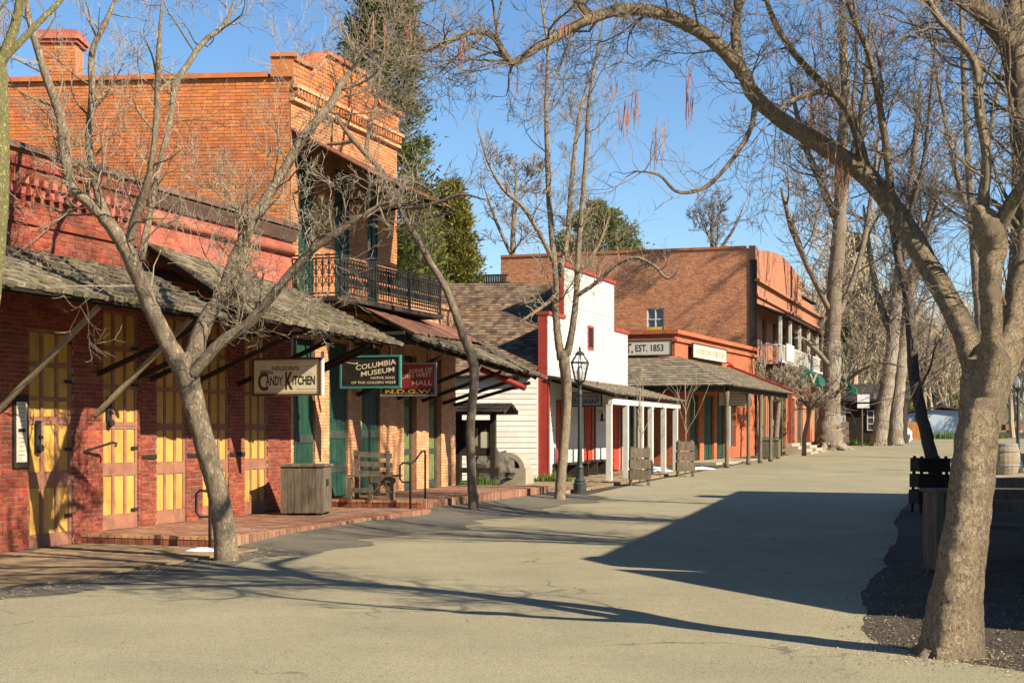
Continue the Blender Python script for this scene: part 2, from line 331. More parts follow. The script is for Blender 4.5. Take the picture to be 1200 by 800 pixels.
bark_mat('bark_mossy', (.36, .31, .14), (.22, .20, .08), 18, (1, 1, .5), .9, .015)
mat('twig_grey', (.21, .165, .12), (.13, .10, .075), .95, 8)
mat('twig_pale', (.32, .26, .18), (.20, .16, .11), .95, 8)
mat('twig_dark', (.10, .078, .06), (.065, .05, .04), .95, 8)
mat('twig_wood', (.46, .36, .24), (.34, .265, .17), .95, .08, col3=(.24, .22, .09), n3=.05)
mat('pod', (.55, .235, .11), (.36, .15, .075), .8, 10, isl=.35, hue=.02)
mat('conifer', (.17, .175, .042), (.10, .115, .03), .8, .6, isl=.5, hue=.025, trans=.25)
mat('conifer_gold', (.26, .235, .045), (.16, .155, .034), .8, .6, isl=.5, hue=.02, trans=.25)
mat('conifer_grey', (.27, .27, .095), (.18, .19, .07), .8, .6, isl=.45, hue=.025, trans=.25)
mat('grass_blade', (.14, .24, .04), (.09, .16, .03), .8, 3, isl=.4, hue=.02, trans=.3)
mat('gravel', (.21, .17, .125), (.11, .09, .068), .95, 3, isl=.5)
mat('leaf_litter', (.42, .33, .19), (.28, .20, .11), .95, 3, isl=.5)
# ------------------------------------------------------------------ builders shared by the buildings
class Frame:                                              # street-side frame: x along the facade away from the camera, -y towards the street
    def __init__(self, ox, oy, tan):
        th = math.atan(tan); self.o = Vector((ox, oy, 0)); self.th = th
        self.u = Vector((math.sin(th), math.cos(th), 0)); self.n = Vector((math.cos(th), -math.sin(th), 0)); self.rz = math.pi / 2 - th
    def s(self, xp, w=0):                                 # facade coordinate under photo column xp, w metres out from the wall
        a = (xp - CX) / FPX; P = self.o + self.n * w
        return (a * P.y - P.x) / (self.u.x - a * self.u.y)
    def w_at(self, xp, s):                                # distance from wall under column xp for given s
        a = (xp - CX) / FPX; P = self.o + self.u * s
        return (a * P.y - P.x) / (self.n.x - a * self.n.y)
    def P(self, s, w, z): v = self.o + self.u * s + self.n * w; return Vector((v.x, v.y, z))
    def z(self, yp, s, w=0): return EYE + (HY - yp) / FPX * self.P(s, w, 0).y
    def loc(self, v):                                     # world -> (s, -w, z)
        d = Vector(v) - self.o; return Vector((d.dot(self.u), -d.dot(self.n), v[2]))
    def thing(self, name, s, w=0, z=0, **k): return thing(name, self.P(s, w, z), self.rz, off=(s, -w, z), **k)
F = Frame(-6.54, 20.2, 590 / 1750)

def cells(L, H, holes, z0=0):
    us = sorted({0, L} | {min(max(h[i], 0), L) for h in holes for i in (0, 2)}); out = []
    for a, b in zip(us, us[1:]):
        if b - a < 1e-6: continue
        m = (a + b) / 2; v = z0
        for h in sorted((h for h in holes if h[0] < m < h[2]), key=lambda h: h[1]):
            if h[1] > v: out.append((a, b, v, h[1]))
            v = max(v, h[3])
        if v < H: out.append((a, b, v, H))
    return out
def brick_wall(root, name, o, a, n, L, H, holes, bm, mm, bl=.20, bh=.053, jt=.010, thick=.28, nind=0, z0=0, proud=.009, header=6, topfn=None, seed=1):
    """wall slab in mortar with every brick a box of its own; the nearest nind bricks are objects, the rest one part"""
    o, a, n = Vector(o), Vector(a).normalized(), Vector(n).normalized(); Z = Vector((0, 0, 1)); rg = random.Random(seed)
    m = MB()
    for u0, u1, v0, v1 in cells(L, H, holes, z0): m.obox(o + a*u0 + Z*v0 - n*thick, a*(u1-u0), n*thick, Z*(v1-v0))
    wall = m.build(name, M[mm], root)
    bricks = []; row = 0; v = z0
    while v + bh * .5 < H:
        v1 = min(v + bh, H); hd = header and row % header == header - 1; l = bl / 2 if hd else bl
        u = -(l / 2 if row % 2 else 0) - rg.random() * .02
        while u < L:
            segs = [(max(u, 0), min(u + l, L))]
            for h in holes:
                if h[1] < (v + v1) / 2 < h[3]:
                    ns = []
                    for x, y in segs:
                        if y <= h[0] or x >= h[2]: ns.append((x, y)); continue
                        if x < h[0]: ns.append((x, h[0]))
                        if y > h[2]: ns.append((h[2], y))
                    segs = ns
            for x, y in segs:
                if y - x > .02 and (topfn is None or v1 < topfn((x + y) / 2)): bricks.append((x, y, v, v1))
            u += l + jt
        v += bh + jt; row += 1
    R = root.matrix_basis; offv = off_of(root)
    def dist(b):
        p = o + a * ((b[0]+b[1])/2) + Z * b[2] - offv; w = Matrix.Translation(root.location) @ root.rotation_euler.to_matrix().to_4x4() @ p
        px = CX + FPX * w.x / max(w.y, .1); py = HY - FPX * (w.z - EYE) / max(w.y, .1)
        return w.y + (1000 if px < -5 or px > 1205 or w.y < .1 else 0)
    if nind: bricks.sort(key=dist)
    s = a.cross(n).z; rest = MB(); me = unit_box('brick', M[bm])
    for i, (x, y, v, v1) in enumerate(bricks):
        pr = proud + rg.uniform(-.003, .003); dep = pr + .02; tw = rg.uniform(-.002, .002)
        p = o + a*x + Z*(v + tw); ax, az = a*(y-x), Z*(v1-v)
        if s < 0: p, ay = p + n*pr, -n*dep
        else: p, ay = p - n*.02, n*dep
        if i < nind: piece('brick', me, wall, p, ax, ay, az)
        else: rest.obox(p, ax, ay, az)
    if rest.v: rest.build('brick_courses', M[bm], wall, kind='stuff')
    return wall
SKEW = [0]
def shake_roof(root, name, e0, e1, t0, t1, bm, width=.14, expo=.2, thick=.022, nind=0, ragged=.03, seed=1, deck='timber_dark', uneven=.012):
    """shed roof between an eave line e0-e1 and a top line t0-t1, covered in separate overlapping shakes"""
    e0, e1, t0, t1 = map(Vector, (e0, e1, t0, t1)); rg = random.Random(seed)
    S = lambda u, v: (e0*(1-u) + e1*u)*(1-v) + (t0*(1-u) + t1*u)*v
    nrm = (e1 - e0).cross(t0 - e0).normalized()
    if nrm.z < 0: nrm = -nrm
    d = MB(); q = [S(0,0), S(1,0), S(1,1), S(0,1)]
    d.add([p - nrm*.006 for p in q] + [p - nrm*.04 for p in q], [(0,1,2,3),(7,6,5,4),(0,4,5,1),(1,5,6,2),(2,6,7,3),(3,7,4,0)])
    roof = d.build(name, M[deck], root)
    if bm == 'shake': thick *= 1.5; expo *= 1.3; width *= 1.2; uneven *= 2
    Lr = (t0 - e0).length; nc = max(2, round(Lr / expo)); out = []
    for k in range(nc):
        v0 = k / nc; v1 = min(1., (k + 1.75) / nc); Lw = (S(1, v0) - S(0, v0)).length; u = -rg.random() * width / Lw
        while u < 1:
            w = width * rg.uniform(.6, 1.45) / Lw; ua, ub = max(u, 0), min(u + w - .006 / Lw, 1)
            if ub - ua > .02 / Lw:
                va = v0 - rg.uniform(-.3, 1) * ragged / Lr; lift = thick * rg.uniform(.8, 1.5) + rg.uniform(0, uneven)
                a0, b0 = S(ua, va), S(ub, va); a1, b1 = S(ua, v1), S(ub, v1); sk = rg.uniform(-.004, .004)
                out.append((a0, b0, a1, b1, lift, sk))
            u += w
    rest = MB(); me = bpy.data.meshes.new('shake'); me.from_pydata([(0,0,0),(1,0,0),(1,1,0),(0,1,0),(0,0,1),(1,0,1),(1,1,.25),(0,1,.25)], [], [(0,3,2,1),(4,5,6,7),(0,1,5,4),(1,2,6,5),(2,3,7,6),(3,0,4,7)]); me.materials.append(M[bm])
    if nind < len(out): order = sorted(range(len(out)), key=lambda i: (lambda p: p[0])(out[i][0]))
    else: order = range(len(out))
    pick = set(list(order)[:nind])
    for i, (a0, b0, a1, b1, lift, sk) in enumerate(out):
        lo = nrm * (lift + .012); o_ = a0 + nrm * .010
        if i in pick:
            ax = b0 - a0; ay = a1 - a0; az = nrm * (thick + lift * .5)
            if ax.cross(ay).dot(az) < 0: o_, ax = o_ + ax, -ax
            piece('shake', me, roof, o_ + nrm * sk, ax, ay, az)
        else:
            h0 = nrm * (thick + lift * .5); h1 = h0 * .25
            rest.add([o_, b0 + nrm*.010, b1 + nrm*.004, a1 + nrm*.004, o_ + h0, b0 + nrm*.010 + h0, b1 + nrm*.004 + h1, a1 + nrm*.004 + h1],
                     [(0,3,2,1),(4,5,6,7),(0,1,5,4),(1,2,6,5),(2,3,7,6),(3,0,4,7)])
    if rest.v: rest.build('shake_courses', M[bm], roof, kind='stuff')
    return roof
def panel_door(root, s0, s1, z0, z1, y, cols, rows, frame='door_brown', panel='door_yellow', name='door', dens=.055):
    """leaf with stiles and rails; each panel a sub-part set back between them. rows: (lower, upper) fractions"""
    m = MB(); W = s1 - s0; H = z1 - z0
    m.box((s0, y, z0), (s1, y + .05, z1)); st = W * .068 if cols > 1 else W * .16
    xs = [s0 + W * (i / cols) for i in range(cols + 1)]
    cols_ = [(xs[i] + st * (.9 if i == 0 else .5), xs[i+1] - st * (.9 if i == cols-1 else .5)) for i in range(cols)]
    edges = [s0] + [e for c in cols_ for e in c] + [s1]
    for i in range(0, len(edges), 2): m.box((edges[i], y - .03, z0), (edges[i+1], y, z1))
    zs = [z0] + [z0 + H*r for rr in rows for r in rr] + [z1]
    for c in cols_:
        for i in range(0, len(zs), 2):
            if zs[i+1] - zs[i] > .004: m.box((c[0], y - .027, zs[i]), (c[1], y, zs[i+1]))
    d = m.build(name, M[frame], root)
    for c in cols_:
        for a, b in rows:
            p = MB(); za, zb = z0 + H*a, z0 + H*b
            p.box((c[0] + .004, y - .012, za + .004), (c[1] - .004, y - .002, zb - .004)); p.build('panel', M[panel], d)
    return d
def board_door(root, s0, s1, z0, z1, y, n, mt='door_green', strap='door_dark', zs=(.3, .62)):
    d = one('door', M[strap], root, (s0, y, z0), (s1, y + .05, z1)); W = (s1 - s0) / n
    for i in range(n):
        one('board', M[mt], d, (s0 + W*i + .006, y - .03, z0 + .02), (s0 + W*(i+1) - .006, y, z1 - .02))
    for f in zs: one('strap', M[strap], d, (s0 + .01, y - .045, z0 + (z1-z0)*f), (s1 - .01, y - .031, z0 + (z1-z0)*f + .16))
    return d
def text_mesh(txt, width, height, bold=0., shear=0., extrude=.004):
    c = bpy.data.curves.new('lettering', 'FONT'); c.body = txt; c.align_x = 'CENTER'; c.align_y = 'CENTER'; c.extrude = .0; c.offset = bold; c.shear = shear; c.resolution_u = 3
    o = bpy.data.objects.new('lettering', c); COL.objects.link(o)
    dg = bpy.context.evaluated_depsgraph_get(); dg.update(); me = bpy.data.meshes.new_from_object(o.evaluated_get(dg)); bpy.data.objects.remove(o)
    V = np.empty(len(me.vertices) * 3); me.vertices.foreach_get('co', V); V = V.reshape(-1, 3)
    lo, hi = V.min(0), V.max(0); V = (V - (lo + hi) / 2)
    V[:, 0] *= width / max(hi[0] - lo[0], 1e-6); V[:, 1] *= height / max(hi[1] - lo[1], 1e-6)
    W_ = np.stack([V[:, 0], V[:, 2], V[:, 1]], 1); me.vertices.foreach_set('co', W_.ravel()); me.update(); return me
def lettering(parent, txt, cx, cz, width, height, mt, y, bold=0., shear=0., arch=0., tilt=0.):
    me = text_mesh(txt, width, height, bold, shear)
    if arch or tilt:
        for v in me.vertices:
            v.co.z += arch * (1 - (v.co.x / (width / 2)) ** 2) + tilt * v.co.x / (width / 2)
    me.materials.append(M[mt]); ob = bpy.data.objects.new('lettering', me); COL.objects.link(ob); ob.parent = parent
    ob.location = Vector((cx, y, cz)) - off_of(root_of(parent)); return ob

# ------------------------------------------------------------------ ground, road, walks
def sheet(name, pts, mt, lift, kind='structure', breaks=(28, 150)):
    """flat polygon laid on the ground, split where the slope changes"""
    polys = [[Vector((p[0], p[1], 0)) for p in pts]]
    for b in breaks:
        out = []
        for poly in polys:
            A, B = [], []
            for i, p in enumerate(poly):
                q = poly[(i+1) % len(poly)]
                (A if p.y <= b else B).append(p)
                if p.y == b: pass
                if (p.y - b) * (q.y - b) < 0:
                    x = p.lerp(q, (b - p.y) / (q.y - p.y)); A.append(x); B.append(x.copy())
            out += [P_ for P_ in (A, B) if len(P_) > 2]
        polys = out
    m = MB()
    for poly in polys: m.add([(p.x, p.y, gz(p.y) + lift) for p in poly], [tuple(range(len(poly)))])
    o = m.build(name, M[mt]); o['kind'] = kind
    # concave outlines: let Blender triangulate
    import bmesh
    bm = bmesh.new(); bm.from_mesh(o.data); bmesh.ops.triangulate(bm, faces=bm.faces[:]); bm.normal_update()
    for f in bm.faces:
        if f.normal.z < 0: f.normal_flip()
    bm.to_mesh(o.data); bm.free(); return o
rg = random.Random(5)
sheet('ground', [(-900, -30), (900, -30), (900, 1800), (-900, 1800)], 'dirt', 0)
right_edge = [gxy(*p) for p in ((1300, 812), (1180, 784), (1120, 775), (1060, 762), (1022, 752), (1010, 735), (1014, 712), (1011, 694), (1024, 676), (1040, 664), (1034, 655), (1046, 640), (1054, 628), (1047, 612), (1056, 598), (1066, 588), (1064, 578), (1080, 568), (1120, 562), (1160, 560), (1300, 556))]
fine = []
for a, b in zip(right_edge, right_edge[1:]):
    for k in range(5):
        t = k / 5; fine.append((a[0]*(1-t) + b[0]*t + rg.uniform(-.025, .025), a[1]*(1-t) + b[1]*t + rg.uniform(-.03, .03)))
left_line = [F.P(s, w, 0) for s, w in ((80, 2.4), (60, 2.5), (34, 2.6), (24, 2.7), (17.0, 2.98), (8.9, 2.98), (8.88, 2.36), (1.2, 2.34), (1.2, 2.9), (-8, 2.9), (-25, 2.9))]
sheet('road', [(7, -25)] + [(7, 2)] + fine + [(40, 60), (40, 140)] + [(26, 142)] + [(p.x, p.y) for p in left_line], 'asphalt', .006)
# old asphalt along the left walk, its dark tone mostly painted-in branch shade; ramped up to the level of the brick paving farther on
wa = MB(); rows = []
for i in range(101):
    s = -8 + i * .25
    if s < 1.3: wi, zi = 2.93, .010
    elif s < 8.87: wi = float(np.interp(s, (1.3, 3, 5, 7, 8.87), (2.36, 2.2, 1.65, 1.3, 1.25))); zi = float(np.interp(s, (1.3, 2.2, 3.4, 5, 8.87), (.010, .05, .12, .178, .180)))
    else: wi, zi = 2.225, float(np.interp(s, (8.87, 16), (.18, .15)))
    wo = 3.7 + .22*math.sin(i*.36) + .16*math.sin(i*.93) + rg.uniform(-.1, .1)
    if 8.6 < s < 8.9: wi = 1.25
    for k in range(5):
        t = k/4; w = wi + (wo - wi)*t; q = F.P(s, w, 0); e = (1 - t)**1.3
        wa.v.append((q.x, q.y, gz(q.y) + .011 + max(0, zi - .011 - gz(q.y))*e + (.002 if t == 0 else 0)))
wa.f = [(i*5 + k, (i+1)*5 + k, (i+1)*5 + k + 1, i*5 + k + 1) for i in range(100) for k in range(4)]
o = wa.build('old_shaded_asphalt', M['asphalt_old_shade'], smooth=True); o['kind'] = 'structure'
# far verge: dry grass beyond the end of the street
sheet('far_grass', [(-300, 155), (300, 152), (300, 420), (-300, 420)], 'far_grass', .02)

# raised brick walk in front of the left row (two levels) with riser bricks
walk = MB()
walk.box((1.2, -2.3, -.1), (8.9, -.0, .165)).box((8.902, -2.2, -.1), (16.6, -.0, .315))
root = F.thing('sidewalk', 1.2); root['kind'] = 'structure'
slab = walk.build('paving', M['brick_paving'], root)
me_r = unit_box('brick', mat('riser_brick', (.36, .13, .07), (.27, .09, .05), .9, 8, isl=.3, bump=.3, bscale=50)); mortar_me = M['mortar']
edge_me = unit_box('brick', M['tan_brick'], 2)
def riser(p, d, nrm, L, z0, z1, edge=True):
    p, d, nrm = Vector(p), Vector(d), Vector(nrm); n = int(L / .112); flip = d.cross(nrm).z < 0
    for i in range(n):
        a = p + d * (i * .112 + .006)
        for me, za, zb, pr in ((me_r, z0 + .005, z1 - .052, .012), (edge_me, z1 - .045, z1 + .006, .02)):
            o_ = a + Vector((0, 0, za)); ax, ay, az = d * .1, nrm * (pr + .03), Vector((0, 0, zb - za))
            if flip: piece('brick', me, slab, o_ + nrm * pr, ax, -ay, az)
            else: piece('brick', me, slab, o_ - nrm * .03, ax, ay, az)
riser((1.2, 0, 0), (0, -1, 0), (-1, 0, 0), 2.3, .0, .165)
riser((8.9, 0, 0), (0, -1, 0), (-1, 0, 0), 2.2, .17, .315)
fr = MB()
for i in range(66):
    s = 1.2 + i * .115; fr.box((s + .006, -2.318, .0), (s + .108, -2.29, .16))
for i in range(66):
    s = 8.95 + i * .115; fr.box((s + .006, -2.218, .16), (s + .108, -2.19, .31))
fr.build('riser_bricks', mat('paver', (.34, .175, .105), (.25, .12, .075), .9, 5, isl=.28, hue=.012, bump=.4, bscale=40, col3=(.40, .27, .18), n3=.9), slab, kind='stuff')
# paving bricks on top, laid on edge across the walk
pv = MB(); rp = random.Random(3)
for (sa, sb, wv, zt) in ((1.24, 8.88, 2.25, .165), (8.94, 16.55, 2.15, .315)):
    s = sa; r = 0
    while s + .105 < sb:
        w = .02 + (.11 if r % 2 else 0)
        while w + .215 < wv:
            dz = rp.uniform(0, .004); pv.box((s, -w - .212, zt), (s + .102, -w, zt + .006 + dz)); w += .222
        s += .112; r += 1
pv.build('paving_bricks', M['paver'], slab, kind='stuff')
# plank walk level with the road before the nearest doors
root = F.thing('boardwalk', -6, 0, 0); root['kind'] = 'structure'
me_p = [unit_box('plank', M['plank'], j) for j in (1, 2, 3)]
for i in range(15):
    s = -6.0 + rp.uniform(-.3, 0)
    while s < 1.15:
        l = min(rp.uniform(2.0, 3.6), 1.17 - s)
        piece('plank', rp.choice(me_p), root, (s, -.02 - (i + 1) * .19, -.05), (l - .01, 0, 0), (0, .182, 0), (0, 0, .078 + rp.uniform(0, .006)))
        s += l
        if l < .3: break
# plank walk before the white restaurant and the yard beside it
root = F.thing('boardwalk', 16.7, 0, .1); root['kind'] = 'structure'
one('joists', M['timber_dark'], root, (16.66, -2.35, -.05), (33.2, -.03, .13))
for i in range(12):
    s = 16.65
    while s < 33.2:
        l = min(rp.uniform(2.4, 4.2), 33.22 - s); zt = .13 + .0075 * (s - 16.65)
        piece('plank', rp.choice(me_p), root, (s, -.04 - (i + 1) * .193, .09), (l - .012, 0, .0075 * l), (0, .184, 0), (0, 0, zt - .05 + rp.uniform(0, .006)))
        s += l
        if l < .3: break
# ------------------------------------------------------------------ left row of brick shops
BACK = 7.0
def shell(root, s0, s1, z1, y0=.3, mt='dark_void', roof='roof_dark'):
    one('light_stop', M[mt], root, (s0 + .02, y0, -.05), (s1 - .02, BACK, z1 - .35))  # dark block added inside the building to stop light leaking through
    one('roof', M[roof], root, (s0 + .02, y0, z1 - .34), (s1 - .02, BACK, z1 - .26))
def brackets(root, ss, wz0, wz1, mt='timber_dark', w=.06, h=.07):
    for s in ss: MB().bar((s, -.02, wz0), (s, -1.74, wz1), w, h).build('bracket', M[mt], root)
# --- A: red brick shop with yellow iron doors
A0, A1 = -6.0, 2.74
rA = F.thing('brick_shop', A0, label='nearest red brick shop at the left edge, tall yellow panelled doors under a shake awning', cat='building', group='brick shops of the left row')
d1 = (F.s(33), F.s(85)); d2 = (F.s(120), F.s(162))
holes = [(d1[0] - A0, 0, d1[1] - A0, 3.02), (d2[0] - A0, 0, d2[1] - A0, 3.42), (-4.6 - A0, 0, -3.4 - A0, 3.2), (-2.9 - A0, 0, -1.9 - A0, 3.2)]
brick_wall(rA, 'front_wall', (A0, 0, 0), (1, 0, 0), (0, -1, 0), A1 - A0, 5.16, holes, 'red_brick', 'mortar', nind=300, seed=2)
brick_wall(rA, 'side_wall', (A0, BACK, 0), (0, -1, 0), (-1, 0, 0), BACK, 5.16, [], 'red_brick', 'mortar', nind=0, seed=3, thick=.25)
shell(rA, A0 + .3, A1, 5.4)
R5 = [(.06, .27), (.345, .56), (.60, .70), (.72, .845), (.865, .975)]
panel_door(rA, d1[0], d1[1], .03, 3.02, .05, 3, [(.06, .275), (.345, .565), (.60, .675), (.69, .83), (.85, .985)])
panel_door(rA, d2[0], d2[1], .17, 1.70, .05, 3, [(.14, .52), (.64, .975)]); panel_door(rA, d2[0], d2[1], 1.705, 3.42, .05, 3, [(.03, .32), (.35, .65), (.68, .97)])
for s0, s1 in ((-4.6, -3.4), (-2.9, -1.9)): panel_door(rA, s0, s1, .03, 3.2, .12, 3, R5)
for (sa, sb) in (d1, d2):
    for z in (.42, 1.35, 2.3, 2.85): one('hinge', M['iron'], rA, (sb - .16, .004, z), (sb - .005, .018, z + .045))
# string course, corbels and coping
cz = MB(); cz.box((A0, -.05, 4.42), (A1, 0, 4.49)); cz.build('string_course', M['red_brick'], rA)
one('corbel_band', M['red_brick'], rA, (A0, -.09, 5.03), (A1, .0, 5.16))
me_d = unit_box('dentil', M['pink_brick'])
for i in range(int((A1 - A0) / .21)):
    piece('dentil', me_d, rA, (A0 + i*.21 + .03, -.10, 4.80), (.105, 0, 0), (0, .10, 0), (0, 0, .125))
    piece('dentil', me_d, rA, (A0 + i*.21 + .03, -.155, 4.93), (.105, 0, 0), (0, .155, 0), (0, 0, .10))
brick_wall(rA, 'parapet', (A0, -.12, 5.162), (1, 0, 0), (0, -1, 0), A1 - A0, .20, [], 'red_brick', 'mortar', thick=.4, nind=0, seed=5)
me_c = unit_box('coping_stone', M['coping_stone'], 4)
for i in range(12):
    L_ = (A1 - A0) / 12; piece('coping_stone', me_c, rA, (A0 + i*L_ + .004, -.18, 5.365), (L_ - .008, 0, 0), (0, .52, 0), (0, 0, .085))
shake_roof(rA, 'awning', (A0, -1.82, 3.28), (2.72, -1.82, 3.27), (A0, -.03, 4.07), (2.72, -.03, 4.05), 'shake', .13, .17, .02, nind=300, ragged=.05, seed=4)
one('wall_plate', M['timber_dark'], rA, (A0, -.09, 3.9), (2.7, -.012, 4.0)); MB().bar((A0, -1.5, 3.3), (2.7, -1.5, 3.29), .08, .10).build('eave_beam', M['timber_dark'], rA)
for s in (-4.8, -3.1, -.72, 1.52): MB().bar((s, -.02, 1.86), (s, -1.6, 3.22), .058, .058).build('brace', M['timber_tan'], rA)
for i in range(13): MB().bar((A0 + .3 + i*.66, -.05, 3.93), (A0 + .3 + i*.66, -1.74, 3.22), .05, .07).build('rafter', M['timber_dark'], rA)
brackets(rA, (1.6, 2.68), 2.46, 3.12)
# door hardware
for s, z in ((F.s(45), 1.55), (F.s(128), 1.9)):
    m = MB(); m.tube([(s, .02, z), (s, -.04, z + .02), (s + .03, -.05, z - .02)], .018, 6); m.box((s - .05, -.005, z - .22), (s + .06, .015, z + .22)); m.lathe((s, -.04, z - .2), [(.0, 0), (.045, .01), (.05, .07), (.02, .1)], 8)
    m.build('latch', M['iron'], rA)
m = MB(); m.bar((F.s(97), -.01, 1.33), (F.s(112), -.28, 1.46), .03, .035); m.tube([(F.s(112), -.28, 1.46), (F.s(113), -.34, 1.45), (F.s(112), -.33, 1.40)], .018, 6); m.build('tie_iron', M['iron'], rA)

# --- B: painted pink brick shop
B0, B1 = 2.745, 7.70
rB = F.thing('brick_shop', B0, label='pink painted brick shop with three tall yellow panelled doors behind the leaning street tree', cat='building', group='brick shops of the left row')
dB = [(F.s(183), F.s(218)), (F.s(237), F.s(268)), (F.s(286.5), F.s(313.5))]
brick_wall(rB, 'front_wall', (B0, 0, 0), (1, 0, 0), (0, -1, 0), B1 - B0, 4.05, [(a - B0, 0, b - B0, 3.45) for a, b in dB], 'red_brick', 'mortar', z0=.165, nind=150, seed=6)
brick_wall(rB, 'upper_wall', (B0, 0, 4.05), (1, 0, 0), (0, -1, 0), B1 - B0, .80, [], 'pink_brick', 'pink_mortar', nind=0, seed=7, proud=.004)
shell(rB, B0, B1, 5.4)
for a, b in dB:
    panel_door(rB, a, b, .17, 1.68, .05, 3, [(.14, .52), (.64, .975)]); panel_door(rB, a, b, 1.685, 3.45, .05, 3, [(.03, .32), (.35, .65), (.68, .97)])
m = MB(); m.tube([(B0, -.03, 4.92), (B1, -.03, 4.92)], .085, 10); m.build('cornice_roll', M['pink_brick'], rB, smooth=True)
m = MB(); m.box((B0, -.05, 4.85), (B1, .28, 5.08)); m.build('cornice_base', M['pink_brick'], rB)
m = MB(); m.prism([(0, 0), (.10, .0), (.20, .18), (.20, .22), (0, .22)], (B0, 0, 5.085), (0, -1, 0), (0, 0, 1), (B1 - B0, 0, 0)); m.build('cornice', M['coping_stone'], rB)
for i in range(7):
    L_ = (B1 - B0) / 7; piece('coping_stone', me_c, rB, (B0 + i*L_ + .004, -.23, 5.31), (L_ - .008, 0, 0), (0, .55, 0), (0, 0, .10))
WB = 2.35; sa, sb = F.s(296, WB), F.s(470, WB)
shake_roof(rB, 'awning', (sa, -WB, F.z(371, sa, WB)), (sb, -WB, F.z(405, sb, WB)), (2.82, -.03, 4.50), (7.9, -.03, 4.20), 'shake', .13, .17, .022, nind=300, ragged=.06, seed=8, uneven=.02)
MB().bar((2.5, -1.7, 3.46), (7.2, -1.7, 3.28), .08, .10).build('eave_beam', M['timber_dark'], rB); one('wall_plate', M['timber_dark'], rB, (B0 + .1, -.09, 4.0), (B1 - .02, -.012, 4.1))
for i in range(9): MB().bar((2.9 + i*.6, -.05, 4.36 - i*.028), (2.3 + i*.57, -2.2, 3.24 - i*.018), .05, .07).build('rafter', M['timber_dark'], rB)
brackets(rB, (F.s(176), F.s(228), F.s(278), F.s(326), 7.55), 2.42, 3.14)
for a, b in ((F.s(218), F.s(237)), (F.s(165), F.s(183)), (F.s(268), F.s(286.5))): MB().box((a + .02, -.03, 1.2), (b - .02, -.012, 1.26)).build('tie_band', M['iron'], rB)

mat('orange_tan_brick', (.62, .27, .11), (.50, .19, .08), .9, 3, isl=.15, hue=.01, bump=.35, bscale=55, bdist=.006, col3=(.42, .16, .08), n3=.6)
# --- C: two-storey hall with balcony
C0, C1 = 7.705, 12.68
rC = F.thing('brick_hall', C0, label='two-storey orange brick hall with iron balcony, curved parapet and big chimney', cat='building', group='brick shops of the left row')
dC = [(F.s(343.5), F.s(369)), (F.s(385.5), F.s(407.5)), (F.s(423.6), F.s(445))]
uC = [(F.s(349), F.s(367)), (F.s(392), F.s(409)), (F.s(430), F.s(442))]
hc = [(a - C0, 0, b - C0, 3.35) for a, b in dC]
brick_wall(rC, 'front_wall', (C0, 0, 0), (1, 0, 0), (0, -1, 0), C1 - C0, 4.0, hc, 'tan_brick', 'orange_mortar', z0=.165, nind=150, seed=9)
brick_wall(rC, 'upper_wall', (C0, 0, 4.0), (1, 0, 0), (0, -1, 0), C1 - C0, 3.76, [(a - C0, .1, b - C0, 2.75) for a, b in uC], 'orange_tan_brick', 'orange_mortar', nind=0, seed=10)
for a, b in dC: board_door(rC, a, b, .2 if a < 8.9 else .32, 3.35, .07, 4, zs=(.16, .38, .68))
for a, b in uC: panel_door(rC, a, b, 4.1, 6.75, .02, 2, [(.04, .30), (.34, .66), (.70, .97)], 'door_green', 'door_green')
one('light_stop', M['dark_void'], rC, (C0 + .02, .29, -.05), (C1 - .02, 6, 7.7));  # added dark filler behind the front, keeps light from leaking in
def ped(s):
    t = (s - 8.45) / (11.45 - 8.45)
    if s - 0 < 8.45: return 8.44
    if t < 1: return 8.46 + .40 * min(1, math.sin(max(0, min(1, t)) * math.pi) * 1.7)
    return 8.40
poly = [(C0, 7.76)] + [(C1, 7.76)] + [(C0 + (C1 - C0) * (1 - i / 40), ped(C0 + (C1 - C0) * (1 - i / 40))) for i in range(41)]
m = MB(); m.prism(poly, (0, -.06, 0), (1, 0, 0), (0, 0, 1), (0, .36, 0)); pw = m.build('parapet', M['orange_mortar'], rC)
b_ = MB(); z = 8.02; r = 0; rgp = random.Random(8)
while z < 8.85:
    s = C0 + (.11 if r % 2 else 0)
    while s + .21 < C1:
        if z + .07 < min(ped(s), ped(s + .21)): b_.box((s, -.07 - rgp.random()*.004, z), (s + .205, -.05, z + .066))
        s += .218
    z += .079; r += 1
b_.build('brick_courses', M['orange_brick'], pw, kind='stuff')
cp = MB()
for i in range(40):
    sa, sb = C0 + (C1 - C0) * i / 40, C0 + (C1 - C0) * (i + 1) / 40 - .006; za, zb = ped(sa), ped(sb)
    cp.add([(sa, -.13, za + .002), (sb, -.13, zb + .002), (sb, .33, zb + .002), (sa, .33, za + .002), (sa, -.13, za + .075), (sb, -.13, zb + .075), (sb, .33, zb + .075), (sa, .33, za + .075)], [(0,3,2,1),(4,5,6,7),(0,1,5,4),(1,2,6,5),(2,3,7,6),(3,0,4,7)])
cp.build('coping', M['orange_brick'], rC)
one('cornice_band', M['tan_brick'], rC, (C0 - .02, -.10, 7.70), (C1 + .02, -.002, 7.755)); one('cornice_shelf', M['tan_brick'], rC, (C0 - .04, -.17, 7.93), (C1 + .04, -.061, 8.0))
me_d2 = unit_box('dentil', M['orange_brick'])
for i in range(38): piece('dentil', me_d2, rC, (C0 + .02 + i*.13, -.145, 7.79), (.07, 0, 0), (0, .083, 0), (0, 0, .138))
